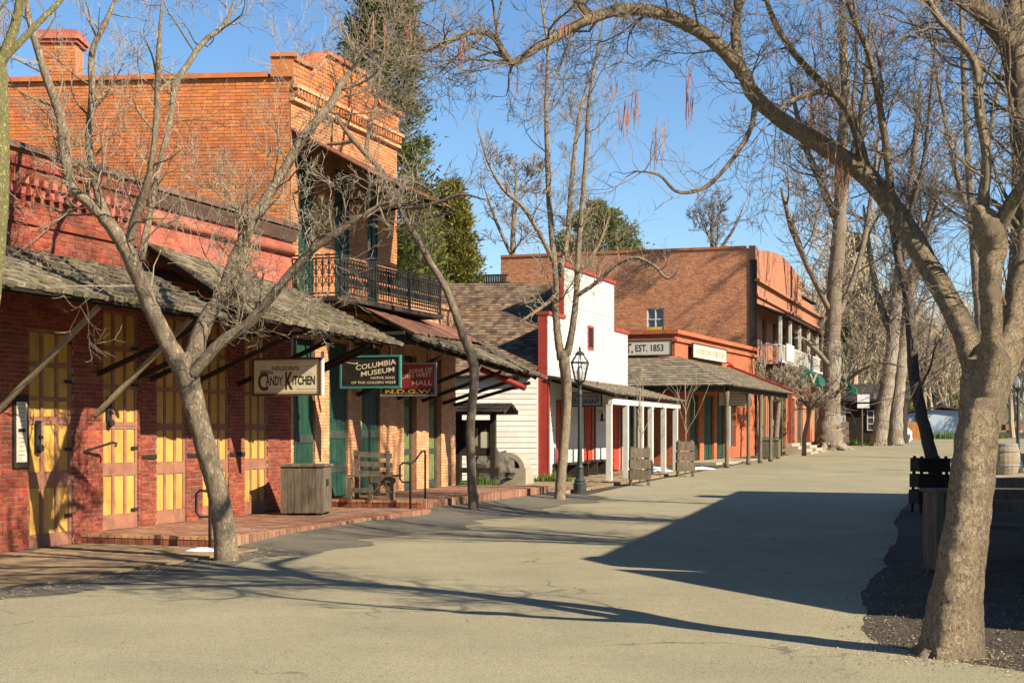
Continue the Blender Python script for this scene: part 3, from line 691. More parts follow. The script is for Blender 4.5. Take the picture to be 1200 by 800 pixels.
# skewed side wall over the lower roofs; x axis of the wall runs back from the street corner
cw = F.P(C0, 0, 0); aw = Vector((-.9965, .083, 0)); al = Vector((aw.dot(F.u), -aw.dot(F.n), 0)).normalized()
nl = Vector((al.y, -al.x, 0)); nl = nl if nl.x < 0 else -nl
SW = 9.0
brick_wall(rC, 'side_wall', Vector((C0, .0, 3.9)) + al*SW, -al, nl, SW - .02, 4.23, [], 'orange_brick', 'orange_mortar', nind=300, seed=12, thick=.3)
m = MB(); m.obox(Vector((C0, 0, 8.132)) + al*(.42) - nl*.28, al*(SW - .42), nl*.36, (0, 0, .09)); m.build('side_coping', M['orange_brick'], rC)
m = MB(); m.obox(Vector((C0, -.065, 8.13)) - nl*.30 + al*.0, al*.42, nl*.36, (0, 0, .36)); m.build('corner_pier', M['orange_brick'], rC)
m = MB(); m.obox(Vector((C0, -.10, 8.492)) - nl*.33 - al*.04, al*.5, nl*.42, (0, 0, .07)); m.build('pier_cap', M['orange_brick'], rC)
m = MB(); m.obox(Vector((C1 - .3, .3, -.05)), (.28, 0, 0), (0, 7, 0), (0, 0, 8.0)); m.build('far_side_wall', M['orange_brick'], rC)
m = MB(); q0 = Vector((C0 + .2, .3, 7.6)); q1 = Vector((C1 - .3, .3, 7.6)); m.add([q0 - nl*.2, q1, q1 + Vector((0, 7, 0)), q0 + al*8.5 - nl*.3], [(0, 1, 2, 3)]); m.build('roof', M['roof_dark'], rC)
# chimney behind the side wall
pc = pix(47, 95, 29.2); pc2 = pix(88, 95, 29.2); lc = F.loc(pc); lc2 = F.loc(pc2); ac = (lc2 - lc); ac.z = 0; wc = ac.length; ac.normalize(); nc = Vector((ac.y, -ac.x, 0))
ch = brick_wall(rC, 'chimney', Vector((lc.x, lc.y, 7.7)), ac, nc, wc, 1.62, [], 'orange_brick', 'orange_mortar', thick=.6, seed=14, nind=0)
m = MB()
for k, (ov, za, zb) in enumerate(((.05, 9.20, 9.27), (.09, 9.272, 9.36), (.04, 9.362, 9.46))): m.obox(Vector((lc.x, lc.y, za)) - ac*ov + nc*ov, ac*(wc + 2*ov), -nc*(.6 + 2*ov), (0, 0, zb - za))
m.build('chimney_cap', M['pink_brick'], rC)
# upper awning of rusty sheet
m = MB(); e0, e1, t0, t1 = Vector((C0, -1.6, 6.30)), Vector((F.s(528, 1.6), -1.6, F.z(243, F.s(528, 1.6), 1.6))), Vector((C0, -.02, 7.16)), Vector((12.75, -.02, 7.0))
for k in range(14):
    u0, u1 = k/14, (k+1)/14 + .004; a, b, c, d = e0.lerp(e1, u0), e0.lerp(e1, u1), t0.lerp(t1, u1), t0.lerp(t1, u0); h = Vector((0, 0, .03 + .012*(k % 2))); dn = Vector((0, 0, .005*(k % 2))); a, b, c, d = a - dn, b - dn, c - dn, d - dn
    m.add([a, b, c, d, a+h, b+h, c+h, d+h], [(0,3,2,1),(4,5,6,7),(0,1,5,4),(1,2,6,5),(2,3,7,6),(3,0,4,7)])
m.build('balcony_awning', M['rust_metal'], rC); MB().bar((C0, -1.45, 6.32), (12.2, -1.45, 6.18), .05, .06).build('awning_beam', M['timber_dark'], rC)
for s in (7.76, 9.4, 11.0, 12.6): MB().bar((s, -.02, 6.0), (s, -1.4, 6.28), .04, .04).build('awning_brace', M['timber_dark'], rC)
# balcony floor and iron railing
one('balcony_floor', M['timber_dark'], rC, (C0, -1.05, 4.0), (12.75, -.02, 4.09))
rail = MB()
for z in (4.14, 4.78, 4.84): rail.bar((C0, -1.0, z), (12.72, -1.0, z), .025, .03).bar((C0 + .02, -1.0, z), (C0 + .02, -.02, z), .025, .03)
for s in (C0 + .02, 9.3, 11.0, 12.70): rail.box((s - .02, -1.02, 4.09), (s + .02, -.98, 4.9))
rail = rail.build('balcony_rail', M['iron'], rC)
bm_ = MB()
for q in ((0, .0), ): bm_.tube([(0, 0, 0), (0, 0, .12), (0, 0, .13), (0, 0, .2), (0, 0, .34), (0, 0, .36), (0, 0, .5), (0, 0, .57), (0, 0, .64)], [.010, .010, .03, .014, .010, .034, .012, .03, .010], 6)
for sg in (-1, 1):
    bm_.tube([(sg*.012, 0, .40), (sg*.045, 0, .44), (sg*.05, 0, .5), (sg*.02, 0, .53)], .008, 4, False); bm_.tube([(sg*.012, 0, .32), (sg*.045, 0, .28), (sg*.05, 0, .2), (sg*.02, 0, .17)], .008, 4, False)
pb = bm_.build('baluster', M['iron']); me_b = pb.data; bpy.data.objects.remove(pb)
for i in range(40): piece('baluster', me_b, rail, (C0 + .12 + i*.124, -1.0, 4.14), (1, 0, 0), (0, 1, 0), (0, 0, 1))
for i in range(7): piece('baluster', me_b, rail, (C0 + .02, -.9 + i*.13, 4.14), (0, 1.1, 0), (-1, 0, 0), (0, 0, 1))

# --- D: one-storey brick shop at the end of the row
D0, D1 = 12.685, 16.25
rD = F.thing('brick_shop', D0, label='low brick shop with dark doors under a sloping awning of rusty sheet and shakes', cat='building', group='brick shops of the left row')
dD = [(F.s(473), F.s(488)), (F.s(502), F.s(517))]
brick_wall(rD, 'front_wall', (D0, 0, 0), (1, 0, 0), (0, -1, 0), D1 - D0, 4.45, [(a - D0, 0, b - D0, 3.3) for a, b in dD], 'tan_brick', 'orange_mortar', z0=.315, nind=100, seed=15)
one('coping', M['tan_brick'], rD, (D0, -.06, 4.455), (D1 + .04, .3, 4.55)); shell(rD, D0, D1, 4.5)
for a, b in dD: panel_door(rD, a, b, .32, 3.3, .14, 1, [(.06, .26), (.30, .62), (.66, .96)], 'door_dark', 'door_olive')
m = MB(); m.obox((D1 - .02, .3, 0), (.02, 0, 0), (0, 6.7, 0), (0, 0, 4.2)); m.build('side_wall', M['orange_brick'], rD)
# awning: rusty sheet above, shakes below; runs on from the hall
shake_roof(rD, 'awning', (8.95, -2.02, 3.34), (16.8, -2.02, 2.88), (8.95, -1.2, 3.80), (16.8, -.1, 3.86), 'shake', .14, .19, .022, nind=250, ragged=.05, seed=16)
sm = MB(); e0, e1, t0, t1 = Vector((8.9, -1.98, 3.40)), Vector((16.0, -.9, 3.62)), Vector((8.9, -.75, 4.0)), Vector((16.3, -.06, 3.98))
for k in range(9):
    u0, u1 = k/9, (k+1)/9 + .004; a, b, c, d = e0.lerp(e1, u0), e0.lerp(e1, u1), t0.lerp(t1, u1), t0.lerp(t1, u0); h = Vector((0, 0, .02 + .012*(k % 2))); lf = Vector((0, 0, .05 - .005*(k % 2)))
    sm.add([a+lf, b+lf, c+lf, d+lf, a+h+lf, b+h+lf, c+h+lf, d+h+lf], [(0,3,2,1),(4,5,6,7),(0,1,5,4),(1,2,6,5),(2,3,7,6),(3,0,4,7)])
sm.build('awning_sheet', M['rust_metal'], rD)
MB().bar((8.98, -1.72, 3.36), (16.6, -1.72, 2.90), .08, .10).build('eave_beam', M['timber_dark'], rD)
for i in range(11): s = 9.1 + i*.74; MB().bar((s, -.05, 3.85), (s, -1.95, 3.28 - i*.042), .05, .09).build('rafter', M['timber_dark'], rD)
for i, s in enumerate((10.6, 12.7, 14.1, 15.4, 16.15)): MB().bar((s, -.02, 2.35 - i*.03), (s, -1.9, 3.10 - i*.09), .06, .075).build('bracket', M['timber_dark'], rD)
MB().tube([(15.0, -1.1, 3.02), (15.0, -2.16, 2.58)], .068, 12).build('red_pipe', M['red_paint'], rD)

# --- hanging signs (face the street's near end)
def hang_sign(name, s, x0, x1, y0, y1, board, frame, label, fw=.035):
    w0, w1 = F.w_at(x0, s), F.w_at(x1, s); wm = (w0 + w1) / 2; z1, z0 = F.z(y0, s, wm), F.z(y1, s, wm); W, H = w1 - w0, z1 - z0
    p = F.P(s, wm, z0); r = thing(name, p, -F.th, label, 'sign', 'hanging shop signs')
    one('board', M[board], r, (-W/2, -.02, 0), (W/2, .02, H))
    m = MB()
    for a, b in (((-W/2 - fw, -.035, -fw), (W/2 + fw, .035, .0)), ((-W/2 - fw, -.035, H), (W/2 + fw, .035, H + fw)), ((-W/2 - fw, -.034, .0), (-W/2, .034, H)), ((W/2, -.034, .0), (W/2 + fw, .034, H))): m.box(a, b)
    m.build('frame', M[frame], r)
    for x in (-W*.36, W*.36): MB().tube([(x, 0, H + fw), (x, 0, H + .42)], .010, 6).build('hanger', M['iron'], r)
    MB().bar((-W/2 - .6, .0, H + .42), (W/2 + .1, 0, H + .44), .05, .06).build('arm', M['timber_dark'], r)
    return r, W, H
r, W, H = hang_sign('hanging_sign', 5.2, 298.5, 374.5, 421.5, 461, 'cream_paint', 'ink_brown', 'cream hanging sign reading Nelson\'s Candy Kitchen under the shake awning')
Yf = -.0225
one('banner', M['cream_pale'], r, (-W*.25, -.0235, H*.67), (W*.22, -.0205, H*.83)); one('banner', M['grey_trim'], r, (-W*.41, -.0225, H*.58), (-W*.2, -.0202, H*.70)); one('banner', M['cream_pale'], r, (W*.2, -.0225, H*.58), (W*.41, -.0202, H*.70))
lettering(r, "NELSON'S", -W*.015, H*.75, W*.42, H*.12, 'ink_maroon', -.0245, .025)
lettering(r, 'C', -W*.36, H*.355, W*.16, H*.55, 'ink_brown', -.023, .03); lettering(r, 'ANDY', -W*.185, H*.38, W*.27, H*.27, 'ink_black', -.0236, .02)
lettering(r, 'K', W*.045, H*.38, W*.12, H*.53, 'ink_brown', -.023, .03); lettering(r, 'ITCHEN', W*.27, H*.39, W*.34, H*.27, 'ink_black', -.0236, .02)
for z, a, b in ((.12, -.42, .0), (.12, .16, .46), (.90, -.2, .2), (.80, -.42, -.29), (.80, .28, .44), (.035, -.47, .47), (.965, -.47, .47)): one('rule', M['ink_faded'], r, (W*a, Yf, H*z), (W*b, -.0205, H*z + .008))
MB().box((W/2 + .04, -.03, -.03), (W/2 + .07, .03, H + .13)).build('end_strip', M['tree_tape'], r)
r, W, H = hang_sign('hanging_sign', 8.3, 401, 468, 418.5, 452.5, 'sign_black', 'teal_paint', 'black hanging sign with teal frame reading Columbia Museum')
lettering(r, 'COLUMBIA', W*.10, H*.74, W*.70, H*.18, 'ink_cream', Yf, .015, tilt=H*.10); lettering(r, 'MUSEUM', W*.13, H*.50, W*.58, H*.17, 'ink_cream', Yf, .015, tilt=H*.08)
lettering(r, 'NATIVE SONS', W*.22, H*.29, W*.42, H*.085, 'ink_cream', Yf, .012); lettering(r, 'OF THE GOLDEN WEST', W*.06, H*.13, W*.78, H*.085, 'ink_cream', Yf, .012)
m = MB(); m.prism([(-.46, .86), (-.36, .83), (-.25, .80), (-.22, .84), (-.22, .76), (-.26, .77), (-.36, .80)], (0, -.024, 0), (W, 0, 0), (0, 0, H), (0, .003, 0)); m.build('emblem', M['ink_cream'], r)
r, W, H = hang_sign('hanging_sign', 10.2, 448, 509.5, 427, 462, 'sign_red', 'grey_trim', 'dark red hanging sign reading Sons of Golden West Hall N D G W')
one('panel', M['sign_black'], r, (-W/2 + .002, -.022, .002), (W/2 - .002, -.0202, H*.2))
lettering(r, 'SONS OF', W*.24, H*.80, W*.44, H*.13, 'ink_cream', Yf, .012, tilt=H*.03); lettering(r, 'GOLDEN WEST', W*.05, H*.62, W*.80, H*.14, 'ink_cream', Yf, .012, tilt=H*.05)
lettering(r, 'HALL', W*.27, H*.385, W*.38, H*.16, 'ink_cream', Yf, .012); lettering(r, 'N.D.G.W.', W*.02, H*.10, W*.90, H*.14, 'ink_gold', -.0240, .02)
# notice board beside the first door
s = F.s(22); zt, zb = F.z(463, s), F.z(548, s)
r = F.thing('notice_board', s, .0, zb, label='tall narrow white notice in a dark frame beside the first yellow door', cat='sign')
w_ = F.s(31.5) - F.s(14.5); H = zt - zb; W = w_
m = MB(); m.box((s - W/2, -.045, zb), (s + W/2, -.012, zt)); m.build('backing', M['timber_dark'], r); one('paper', M['cream_pale'], r, (s - W*.36, -.05, zb + H*.08), (s + W*.36, -.046, zt - H*.09))
for k in range(13):
    z = zt - H*(.13 + k*.058); l = .28 * (.6 + .4 * ((k * 37) % 10) / 10)
    if k == 6: one('rule', M['ink_black'], r, (s - W*.26, -.053, z - .03), (s + W*.26, -.0505, z + .02))
    else: one('rule', M['ink_faded'], r, (s - W*l, -.053, z), (s + W*l, -.0505, z + .012))
# ------------------------------------------------------------------ white clapboard restaurant
def wedge_mesh(mt):
    me = bpy.data.meshes.new('clapboard'); me.from_pydata([(0,0,0),(1,0,0),(1,-1,0),(0,-1,0),(0,0,1),(1,0,1),(1,-.3,1),(0,-.3,1)], [], [(0,1,2,3),(4,7,6,5),(3,2,6,7),(1,0,4,5),(2,1,5,6),(0,3,7,4)])
    me.materials.append(M[mt]); return me
CLAP = wedge_mesh('white_paint')
def clapboards(root, wall, o, a, n, L, H, holes, pitch=.145, z0=0, seed=1):
    o, a, n = Vector(o), Vector(a).normalized(), Vector(n).normalized(); rg = random.Random(seed); v = z0
    while v < H - .01:
        h = min(pitch, H - v); segs = [(0, L)]
        for q in holes:
            if q[1] < v + h/2 < q[3]:
                ns = []
                for x, y in segs:
                    if y <= q[0] or x >= q[2]: ns.append((x, y)); continue
                    if x < q[0]: ns.append((x, q[0]))
                    if y > q[2]: ns.append((q[2], y))
                segs = ns
        for x, y in segs:
            if y - x < .03: continue
            p, ax = o + a*x, a*(y-x); ay = -n*.021*rg.uniform(.8, 1.2)
            if ax.cross(ay).z < 0: p, ax = p + ax, -ax
            piece('clapboard', CLAP, wall, p + Vector((0, 0, v + rg.uniform(-.002, .002))), ax, ay, (0, 0, h + .012))
        v += pitch
E0, E1, EZ = F.s(641.5), F.s(735), .2
rE = F.thing('white_restaurant', E0, 0, EZ, label='white clapboard restaurant with stepped false front, red trim and posted porch', cat='building')
LE = E1 - E0; ts0, ts1 = F.s(661) - E0, F.s(719) - E0
de = [(F.s(652) - E0, F.s(660) - E0), (F.s(684.5) - E0, F.s(696) - E0), (F.s(717) - E0, F.s(727) - E0)]
vent = (F.s(688.5) - E0, 4.02, F.s(694) - E0, 4.62)
holes = [(a, 0, b, 2.2) for a, b in de]
m = MB()
for u0, u1, v0, v1 in cells(LE, 4.72, holes + [], 0): m.obox((E0 + u0, .0, EZ + v0), (u1 - u0, 0, 0), (0, .27, 0), (0, 0, v1 - v0))
m.obox((E0 + ts0, 0, EZ + 4.72), (ts1 - ts0, 0, 0), (0, .27, 0), (0, 0, 1.55))
fw = m.build('front_wall', M['white_paint'], rE)
clapboards(rE, fw, (E0, -.001, EZ), (1, 0, 0), (0, -1, 0), LE, 4.70, [(a - .09, 0, b + .09, 2.29) for a, b in de] + [(vent[0] - .07, vent[1] - .07, vent[2] + .07, vent[3] + .07)], seed=3)
clapboards(rE, fw, (E0 + ts0, -.001, EZ), (1, 0, 0), (0, -1, 0), ts1 - ts0, 6.22, [], z0=4.705, seed=4)
# red caps and edges of the false front
m = MB()
for a, b, z in ((0, ts0, 4.72), (ts1, LE, 4.72), (ts0 - .06, ts1 + .06, 6.27)): m.box((E0 + a - (.05 if a == 0 else -.0), -.07, EZ + z + .002), (E0 + b + (.05 if b == LE else 0), .32, EZ + z + .10))
m.build('parapet_cap', M['red_paint'], rE)
m = MB(); m.box((E0 - .03, .002, EZ - .05), (E0 - .002, .268, EZ + 4.70)); m.box((E0 + ts0 - .03, .002, EZ + 4.83), (E0 + ts0 - .002, .268, EZ + 6.26)); m.box((E0 - .028, -.045, EZ - .05), (E0 + .10, -.0285, EZ + 3.0)); m.build('corner_board', M['red_paint'], rE)
v_ = one('vent_window', M['dark_void'], rE, (E0 + vent[0], -.012, EZ + vent[1]), (E0 + vent[2], -.006, EZ + vent[3]))
m = MB()
for x in (vent[0] - .07, vent[2]): m.box((E0 + x, -.04, EZ + vent[1] - .07), (E0 + x + .07, -.005, EZ + vent[3] + .07))
for z in (vent[1] - .07, vent[3]): m.box((E0 + vent[0], -.04, EZ + z), (E0 + vent[2], -.005, EZ + z + .07))
m.build('frame', M['red_paint'], v_)
for a, b in de:
    d = panel_door(rE, E0 + a, E0 + b, EZ + .1, EZ + 2.2, .08, 2, [(.08, .42), (.48, .95)], 'red_door', 'red_door')
    m = MB()
    m.box((E0 + a - .09, -.05, EZ), (E0 + a - .002, .06, EZ + 2.29)); m.box((E0 + b + .002, -.05, EZ), (E0 + b + .09, .06, EZ + 2.29)); m.box((E0 + a - .002, -.05, EZ + 2.205), (E0 + b + .002, .06, EZ + 2.29)); m.build('frame', M['red_paint'], d)
# side wall with window, roof of brown shakes behind the false front; the side runs back askew to the street line
DE = 9.0; wx0, wx1 = 2.55, 3.55; RID = (E0 + E1) / 2
aw = Vector((-.999, -.03, 0)); ae = Vector((aw.dot(F.u), -aw.dot(F.n), 0)); KE = ae.x / ae.y; ae.normalize(); ne = Vector((-ae.y, ae.x, 0))
SX = lambda x, y, z: (x + max(y, 0) * KE, y, z)
def sbox(name, mt, par, a, b): return MB().box(a, b).shear(KE).build(name, M[mt], par)
LS = DE * math.hypot(1, KE)
m = MB()
for u0, u1, v0, v1 in cells(DE - .27, 3.1, [(wx0 - .27, .55, wx1 - .27, 2.35)], 0): m.box((E0, .27 + u0, EZ + v0), (E0 + .2, .27 + u1, EZ + v1))
sw = m.shear(KE).build('side_wall', M['white_paint'], rE); cs = math.hypot(1, KE)
clapboards(rE, sw, Vector(SX(E0, DE, EZ)) + ne * .001, -ae, ne, (DE - .27) * cs, 3.06, [((DE - wx1 - .1) * cs, .42, (DE - wx0 + .1) * cs, 2.48)], .155, seed=5)
wn = sbox('window', 'window_glass', rE, (E0 + .05, wx0, EZ + .55), (E0 + .07, wx1, EZ + 2.35))
m = MB()
for y in (wx0 - .1, wx1): m.box((E0 - .04, y, EZ + .45), (E0 + .04, y + .1, EZ + 2.45))
for z in (.45, 2.35): m.box((E0 - .045, wx0 - .0, EZ + z), (E0 + .04, wx1, EZ + z + .1))
m.shear(KE).build('frame', M['red_paint'], wn)
m = MB()
for k in range(1, 3): m.box((E0 + .02, wx0 + k*(wx1-wx0)/3 - .015, EZ + .55), (E0 + .05, wx0 + k*(wx1-wx0)/3 + .015, EZ + 2.35))
for k in range(1, 4): m.box((E0 + .018, wx0, EZ + .55 + k*.45 - .015), (E0 + .048, wx1, EZ + .55 + k*.45 + .015))
m.shear(KE).build('muntins', M['white_paint'], wn)
shake_roof(rE, 'roof', SX(E0 - .35, .28, EZ + 2.95), SX(E0 - .35, DE + .3, EZ + 2.95), SX(RID, .28, EZ + 6.02), SX(RID, DE + .3, EZ + 6.02), 'brown_shake', .16, .17, .02, nind=0, ragged=.03, seed=20)
m = MB(); m.prism([(0, 0), (.08, 0), (LE - .08, 0), (LE, 0), (LE / 2, 3.0)], (E0, DE, EZ + 2.95), (1, 0, 0), (0, 0, 1), (0, .2, 0)); m.shear(KE).build('rear_gable', M['white_paint'], rE)
m = MB(); m.add([(RID, .28, EZ + 6.02), (RID, DE + .3, EZ + 6.02), (E1 + .35, DE + .3, EZ + 2.95), (E1 + .35, .28, EZ + 2.95), (RID, .28, EZ + 5.96), (RID, DE + .3, EZ + 5.96), (E1 + .35, DE + .3, EZ + 2.89), (E1 + .35, .28, EZ + 2.89)], [(0,1,2,3),(7,6,5,4),(0,3,7,4),(1,5,6,2),(2,6,7,3)]); m.shear(KE).build('far_roof_slope', M['brown_shake'], rE)
sbox('far_side_wall', 'white_paint', rE, (E1 - .2, .27, EZ - .05), (E1, DE, EZ + 2.95)); sbox('rear_wall', 'white_paint', rE, (E0 + .2, DE - .2, EZ - .05), (E1 - .2, DE, EZ + 2.95)); sbox('light_stop', 'dark_void', rE, (E0 + .21, .4, EZ - .04), (E1 - .21, DE - .21, EZ + 2.9))  # last box is a dark filler added against light leaks
# porch
shake_roof(rE, 'porch_roof', (E0 - .1, -2.0, EZ + 2.46), (E1 + .1, -2.0, EZ + 2.40), (E0 - .1, -.05, EZ + 2.98), (E1 + .1, -.05, EZ + 2.93), 'pale_shake', .16, .22, .02, nind=0, seed=21)
one('porch_beam', M['white_paint'], rE, (E0 + .2, -1.86, EZ + 2.16), (E1, -1.74, EZ + 2.32))
for k, xp in enumerate((714, 733.5, 751, 762.5, 777.5, 791.5)):
    s = F.s(xp, 1.8); one('porch_post', M['white_paint'], rE, (s - .075, -1.875, .12 + .0075*(s - 16.65)), (s + .075, -1.725, EZ + 2.155))
for k in range(8): MB().bar((E0 + .2 + k*1.25, -.06, EZ + 2.86), (E0 + .2 + k*1.25, -1.95, EZ + 2.40), .06, .09).build('rafter', M['timber_dark'], rE)
# restaurant sign under the porch
s = E0 + 1.4; w0, w1 = .06, F.w_at(704.5, s); z1, z0 = F.z(460.5, s, .6), F.z(475, s, .6); W, H = w1 - w0, z1 - z0
r = thing('hanging_sign', F.P(s, (w0 + w1)/2, z0), -F.th, 'pale blue grey restaurant sign hanging under the white porch roof', 'sign', 'hanging shop signs')
one('board', M['sign_blue'], r, (-W/2, -.02, 0), (W/2, .02, H)); m = MB()
for a, b in (((-W/2 - .03, -.03, -.03), (W/2 + .03, .03, 0)), ((-W/2 - .03, -.03, H), (W/2 + .03, .03, H + .03)), ((-W/2 - .03, -.029, 0), (-W/2, .029, H)), ((W/2, -.029, 0), (W/2 + .03, .029, H))): m.box(a, b)
m.build('frame', M['timber_dark'], r)
lettering(r, 'COLUMBIA HOUSE', 0, H*.74, W*.9, H*.24, 'ink_maroon', -.0225, .01, shear=.2); lettering(r, 'RESTAURANT', 0, H*.32, W*.92, H*.38, 'ink_blue', -.0225, .03)
for x in (-W*.4, W*.4): MB().tube([(x, 0, H + .03), (x, 0, H + .35)], .012, 6).build('hanger', M['iron'], r)
# wall bracket lamp and benches on the porch
r = F.thing('wall_lamp', E0 + de[1][1] + .45, .03, EZ + 1.9, label='small black lamp bracket on the white wall right of the red middle door', cat='lamp')
s = E0 + de[1][1] + .45; m = MB(); m.tube([(s, -.03, EZ + 2.0), (s, -.12, EZ + 2.05), (s, -.14, EZ + 1.95)], .015, 6); m.build('arm', M['iron'], r); MB().lathe((s, -.14, EZ + 1.72), [(.08, 0), (.09, .03), (.04, .05), (.045, .2), (.02, .24)], 10).build('lamp_body', M['iron'], r)
def porch_bench(s0, s1, label):
    z = .13 + .0075*(s0 - 16.65) + .02; r = F.thing('porch_bench', s0, .05, z, label=label, cat='bench', group='low benches on the porch')
    one('seat', M['timber_dark'], r, (s0, -.45, z + .42), (s1, -.05, z + .47)); one('backboard', M['timber_dark'], r, (s0, -.09, z + .0), (s1, -.05, z + .41))
    for s in (s0 + .1, (s0+s1)/2, s1 - .16): one('leg', M['timber_dark'], r, (s, -.43, z - .0), (s + .06, -.10, z + .418))
porch_bench(F.s(662, .4), F.s(690, .4), 'low dark bench on the porch left of the red middle door'); porch_bench(F.s(698, .4), F.s(718, .4), 'low dark bench on the porch right of the red middle door')

# ------------------------------------------------------------------ corner store with hipped porch ("EST. 1853")
G = Frame(6.22, 57, .398); GZ = gz(57)
m_far_brick = brick_tex('far_orange_brick', (.58, .15, .055), (.47, .11, .042), (.55, .24, .13)); m_hotel = brick_tex('hotel_brick', (.46, .17, .085), (.40, .13, .065), (.50, .30, .20), streak=(.36, .16, .09)); m_side_brick = brick_tex('far_brown_brick', (.62, .25, .11), (.34, .11, .05), (.62, .38, .24), streak=(.36, .15, .08))
rG = G.thing('corner_store', 0, 0, GZ, label='low orange brick corner store with hipped shake porch and a sign on each side', cat='building')
LG, PT = 13.9, 5.30
dg = [(G.s(808), G.s(819)), (G.s(825), G.s(837)), (G.s(840), G.s(850))]
dgs = [(1.0, 2.6), (3.6, 5.2)]
m = MB()
for u0, u1, v0, v1 in cells(LG, PT - GZ, [(a, 0, b, 2.75) for a, b in dg] + [(8.6, .6, 10.1, 2.7)]): m.obox((u0, 0, GZ + v0), (u1-u0, 0, 0), (0, .3, 0), (0, 0, v1-v0))
m.build('front_wall', m_far_brick, rG)
m = MB()
for u0, u1, v0, v1 in cells(9, PT - GZ, [(a, .1, b, 2.6) for a, b in dgs]): m.obox((0, .302 + u0, GZ + v0), (.3, 0, 0), (0, u1-u0, 0), (0, 0, v1-v0))
m.build('side_wall', m_far_brick, rG)
m = MB(); m.box((-.10, -.10, PT - .28), (LG, -.002, PT - .17)); m.box((-.16, -.16, PT + .002), (LG, .36, PT + .16)); m.box((-.16, .37, PT + .002), (.4, 9.3, PT + .16)); m.box((-.10, .0, PT - .28), (-.002, 9.3, PT - .17)); m.build('cornice', m_far_brick, rG)
one('light_stop', M['dark_void'], rG, (.31, .45, GZ), (LG, 9, PT - .5)); one('roof', M['roof_dark'], rG, (.31, .31, PT - .45), (LG, 9.2, PT - .38))  # first box: added dark block so no light leaks through the store
for a, b in dg: panel_door(rG, a, b, GZ + .12, GZ + 2.75, .12, 2, [(.05, .30), (.34, .62), (.66, .96)], 'door_green', 'door_green')
for a, b in dgs:
    d = one('door', M['door_dark'], rG, (.1, .302 + a, GZ + .1), (.14, .302 + b, GZ + 2.6)); one('panel', M['door_olive'], d, (.06, .302 + a + .15, GZ + .25), (.1, .302 + (a+b)/2 - .08, GZ + 1.5)); one('panel', M['door_olive'], d, (.06, .302 + (a+b)/2 + .08, GZ + .25), (.1, .302 + b - .15, GZ + 1.5)); one('pane', M['window_glass'], d, (.06, .302 + a + .15, GZ + 1.6), (.1, .302 + b - .15, GZ + 2.5))
w_ = one('window', M['window_glass'], rG, (8.6, .12, GZ + .6), (10.1, .14, GZ + 2.7)); one('frame', M['white_paint'], w_, (9.32, .08, GZ + .6), (9.38, .119, GZ + 2.7))
ez, tz, ov = 3.22, 4.42, 2.95
shake_roof(rG, 'porch_roof', (-ov, -ov, ez), (8.0, -ov, ez - .05), (-.02, -.03, tz), (8.4, -.03, tz - .1), 'pale_shake', .17, .27, .025, nind=0, seed=30)
shake_roof(rG, 'porch_roof', (-ov, 8.5, ez), (-ov, -ov, ez), (-.03, 8.5, tz), (-.03, -.02, tz), 'pale_shake', .17, .27, .025, nind=0, seed=31)
m = MB(); m.bar((8.05, -ov, ez + .05), (8.45, -.03, tz + .0), .10, .10); m.build('verge_board', M['red_paint'], rG)
MB().tube([(7.4, -.12, PT - .25), (7.4, -.14, PT - .7), (7.55, -.5, tz - .05)], .05, 8).build('downpipe', M['red_paint'], rG)
MB().bar((-ov + .3, -ov + .3, ez - .10), (8.0, -ov + .3, ez - .15), .14, .2).build('porch_beam', M['timber_dark'], rG); MB().bar((-ov + .3, -ov + .42, ez - .10), (-ov + .3, 8, ez - .10), .14, .2).build('porch_beam', M['timber_dark'], rG)
one('porch_floor', M['concrete'], rG, (-.0, -1.6, GZ - .1), (8.4, -.01, GZ + .10))
for k, (x, y) in enumerate([(-ov + .3, -ov + .3)] + [(G.s(xp, ov - .3), -ov + .3) for xp in (877, 891, 903)] + [(-ov + .3, .8), (-ov + .3, 3.8)]):
    MB().lathe((x, y, G.P(x, -y, 0).y * 0 + gz(G.P(x, -y, 0).y)), [(.10, 0), (.10, .15), (.075, .2), (.07, 1.2), (.07, ez - .9), (.10, ez - .62), (.10, ez - .2 - gz(G.P(x, -y, 0).y))], 10).build('porch_post', M['timber_grey'], rG, smooth=True)
m = MB()
for x in (1.2, 4.2): m.box((x, -1.9, GZ - .1), (x + 2.2, -1.61, GZ + .02)).box((x, -1.75, GZ + .022), (x + 2.2, -1.612, GZ + .075))
m.build('step', M['concrete'], rG)
m = MB()
for z in (.55, 1.0): m.bar((3.4, -2.6, GZ + z), (6.6, -2.6, GZ + z), .05, .06)
m.build('porch_rail', M['door_green'], rG)
# signs on the store
def wall_sign(fr, rot, p, W, H, board, label, rim='timber_dark'):
    r = thing('wall_sign', p, rot, label, 'sign', 'signs on the corner store'); one('board', M[board], r, (-W/2, -.05, 0), (W/2, 0, H)); m = MB()
    for a, b in (((-W/2 - .04, -.07, -.04), (W/2 + .04, .0, 0)), ((-W/2 - .04, -.07, H), (W/2 + .04, .0, H + .04)), ((-W/2 - .04, -.069, 0), (-W/2, -.001, H)), ((W/2, -.069, 0), (W/2 + .04, -.001, H))): m.box(a, b)
    m.build('frame', M[rim], r); return r
pA = G.P(0, -.0, 0)                                       # side sign: plane across the street direction, on the wall facing the camera
wA, wB = 2.05, .05; dirn = -G.n
c = G.P(-.165, 0, 0) + dirn * 1.03; z0 = EYE + (HY - 416) / FPX * 57.4; H = (416 - 400) / FPX * 57.4
r = wall_sign(G, -G.th, (c.x, c.y, z0), 1.86, H, 'cream_pale', 'cream sign reading EST. 1853 on the near side of the corner store')
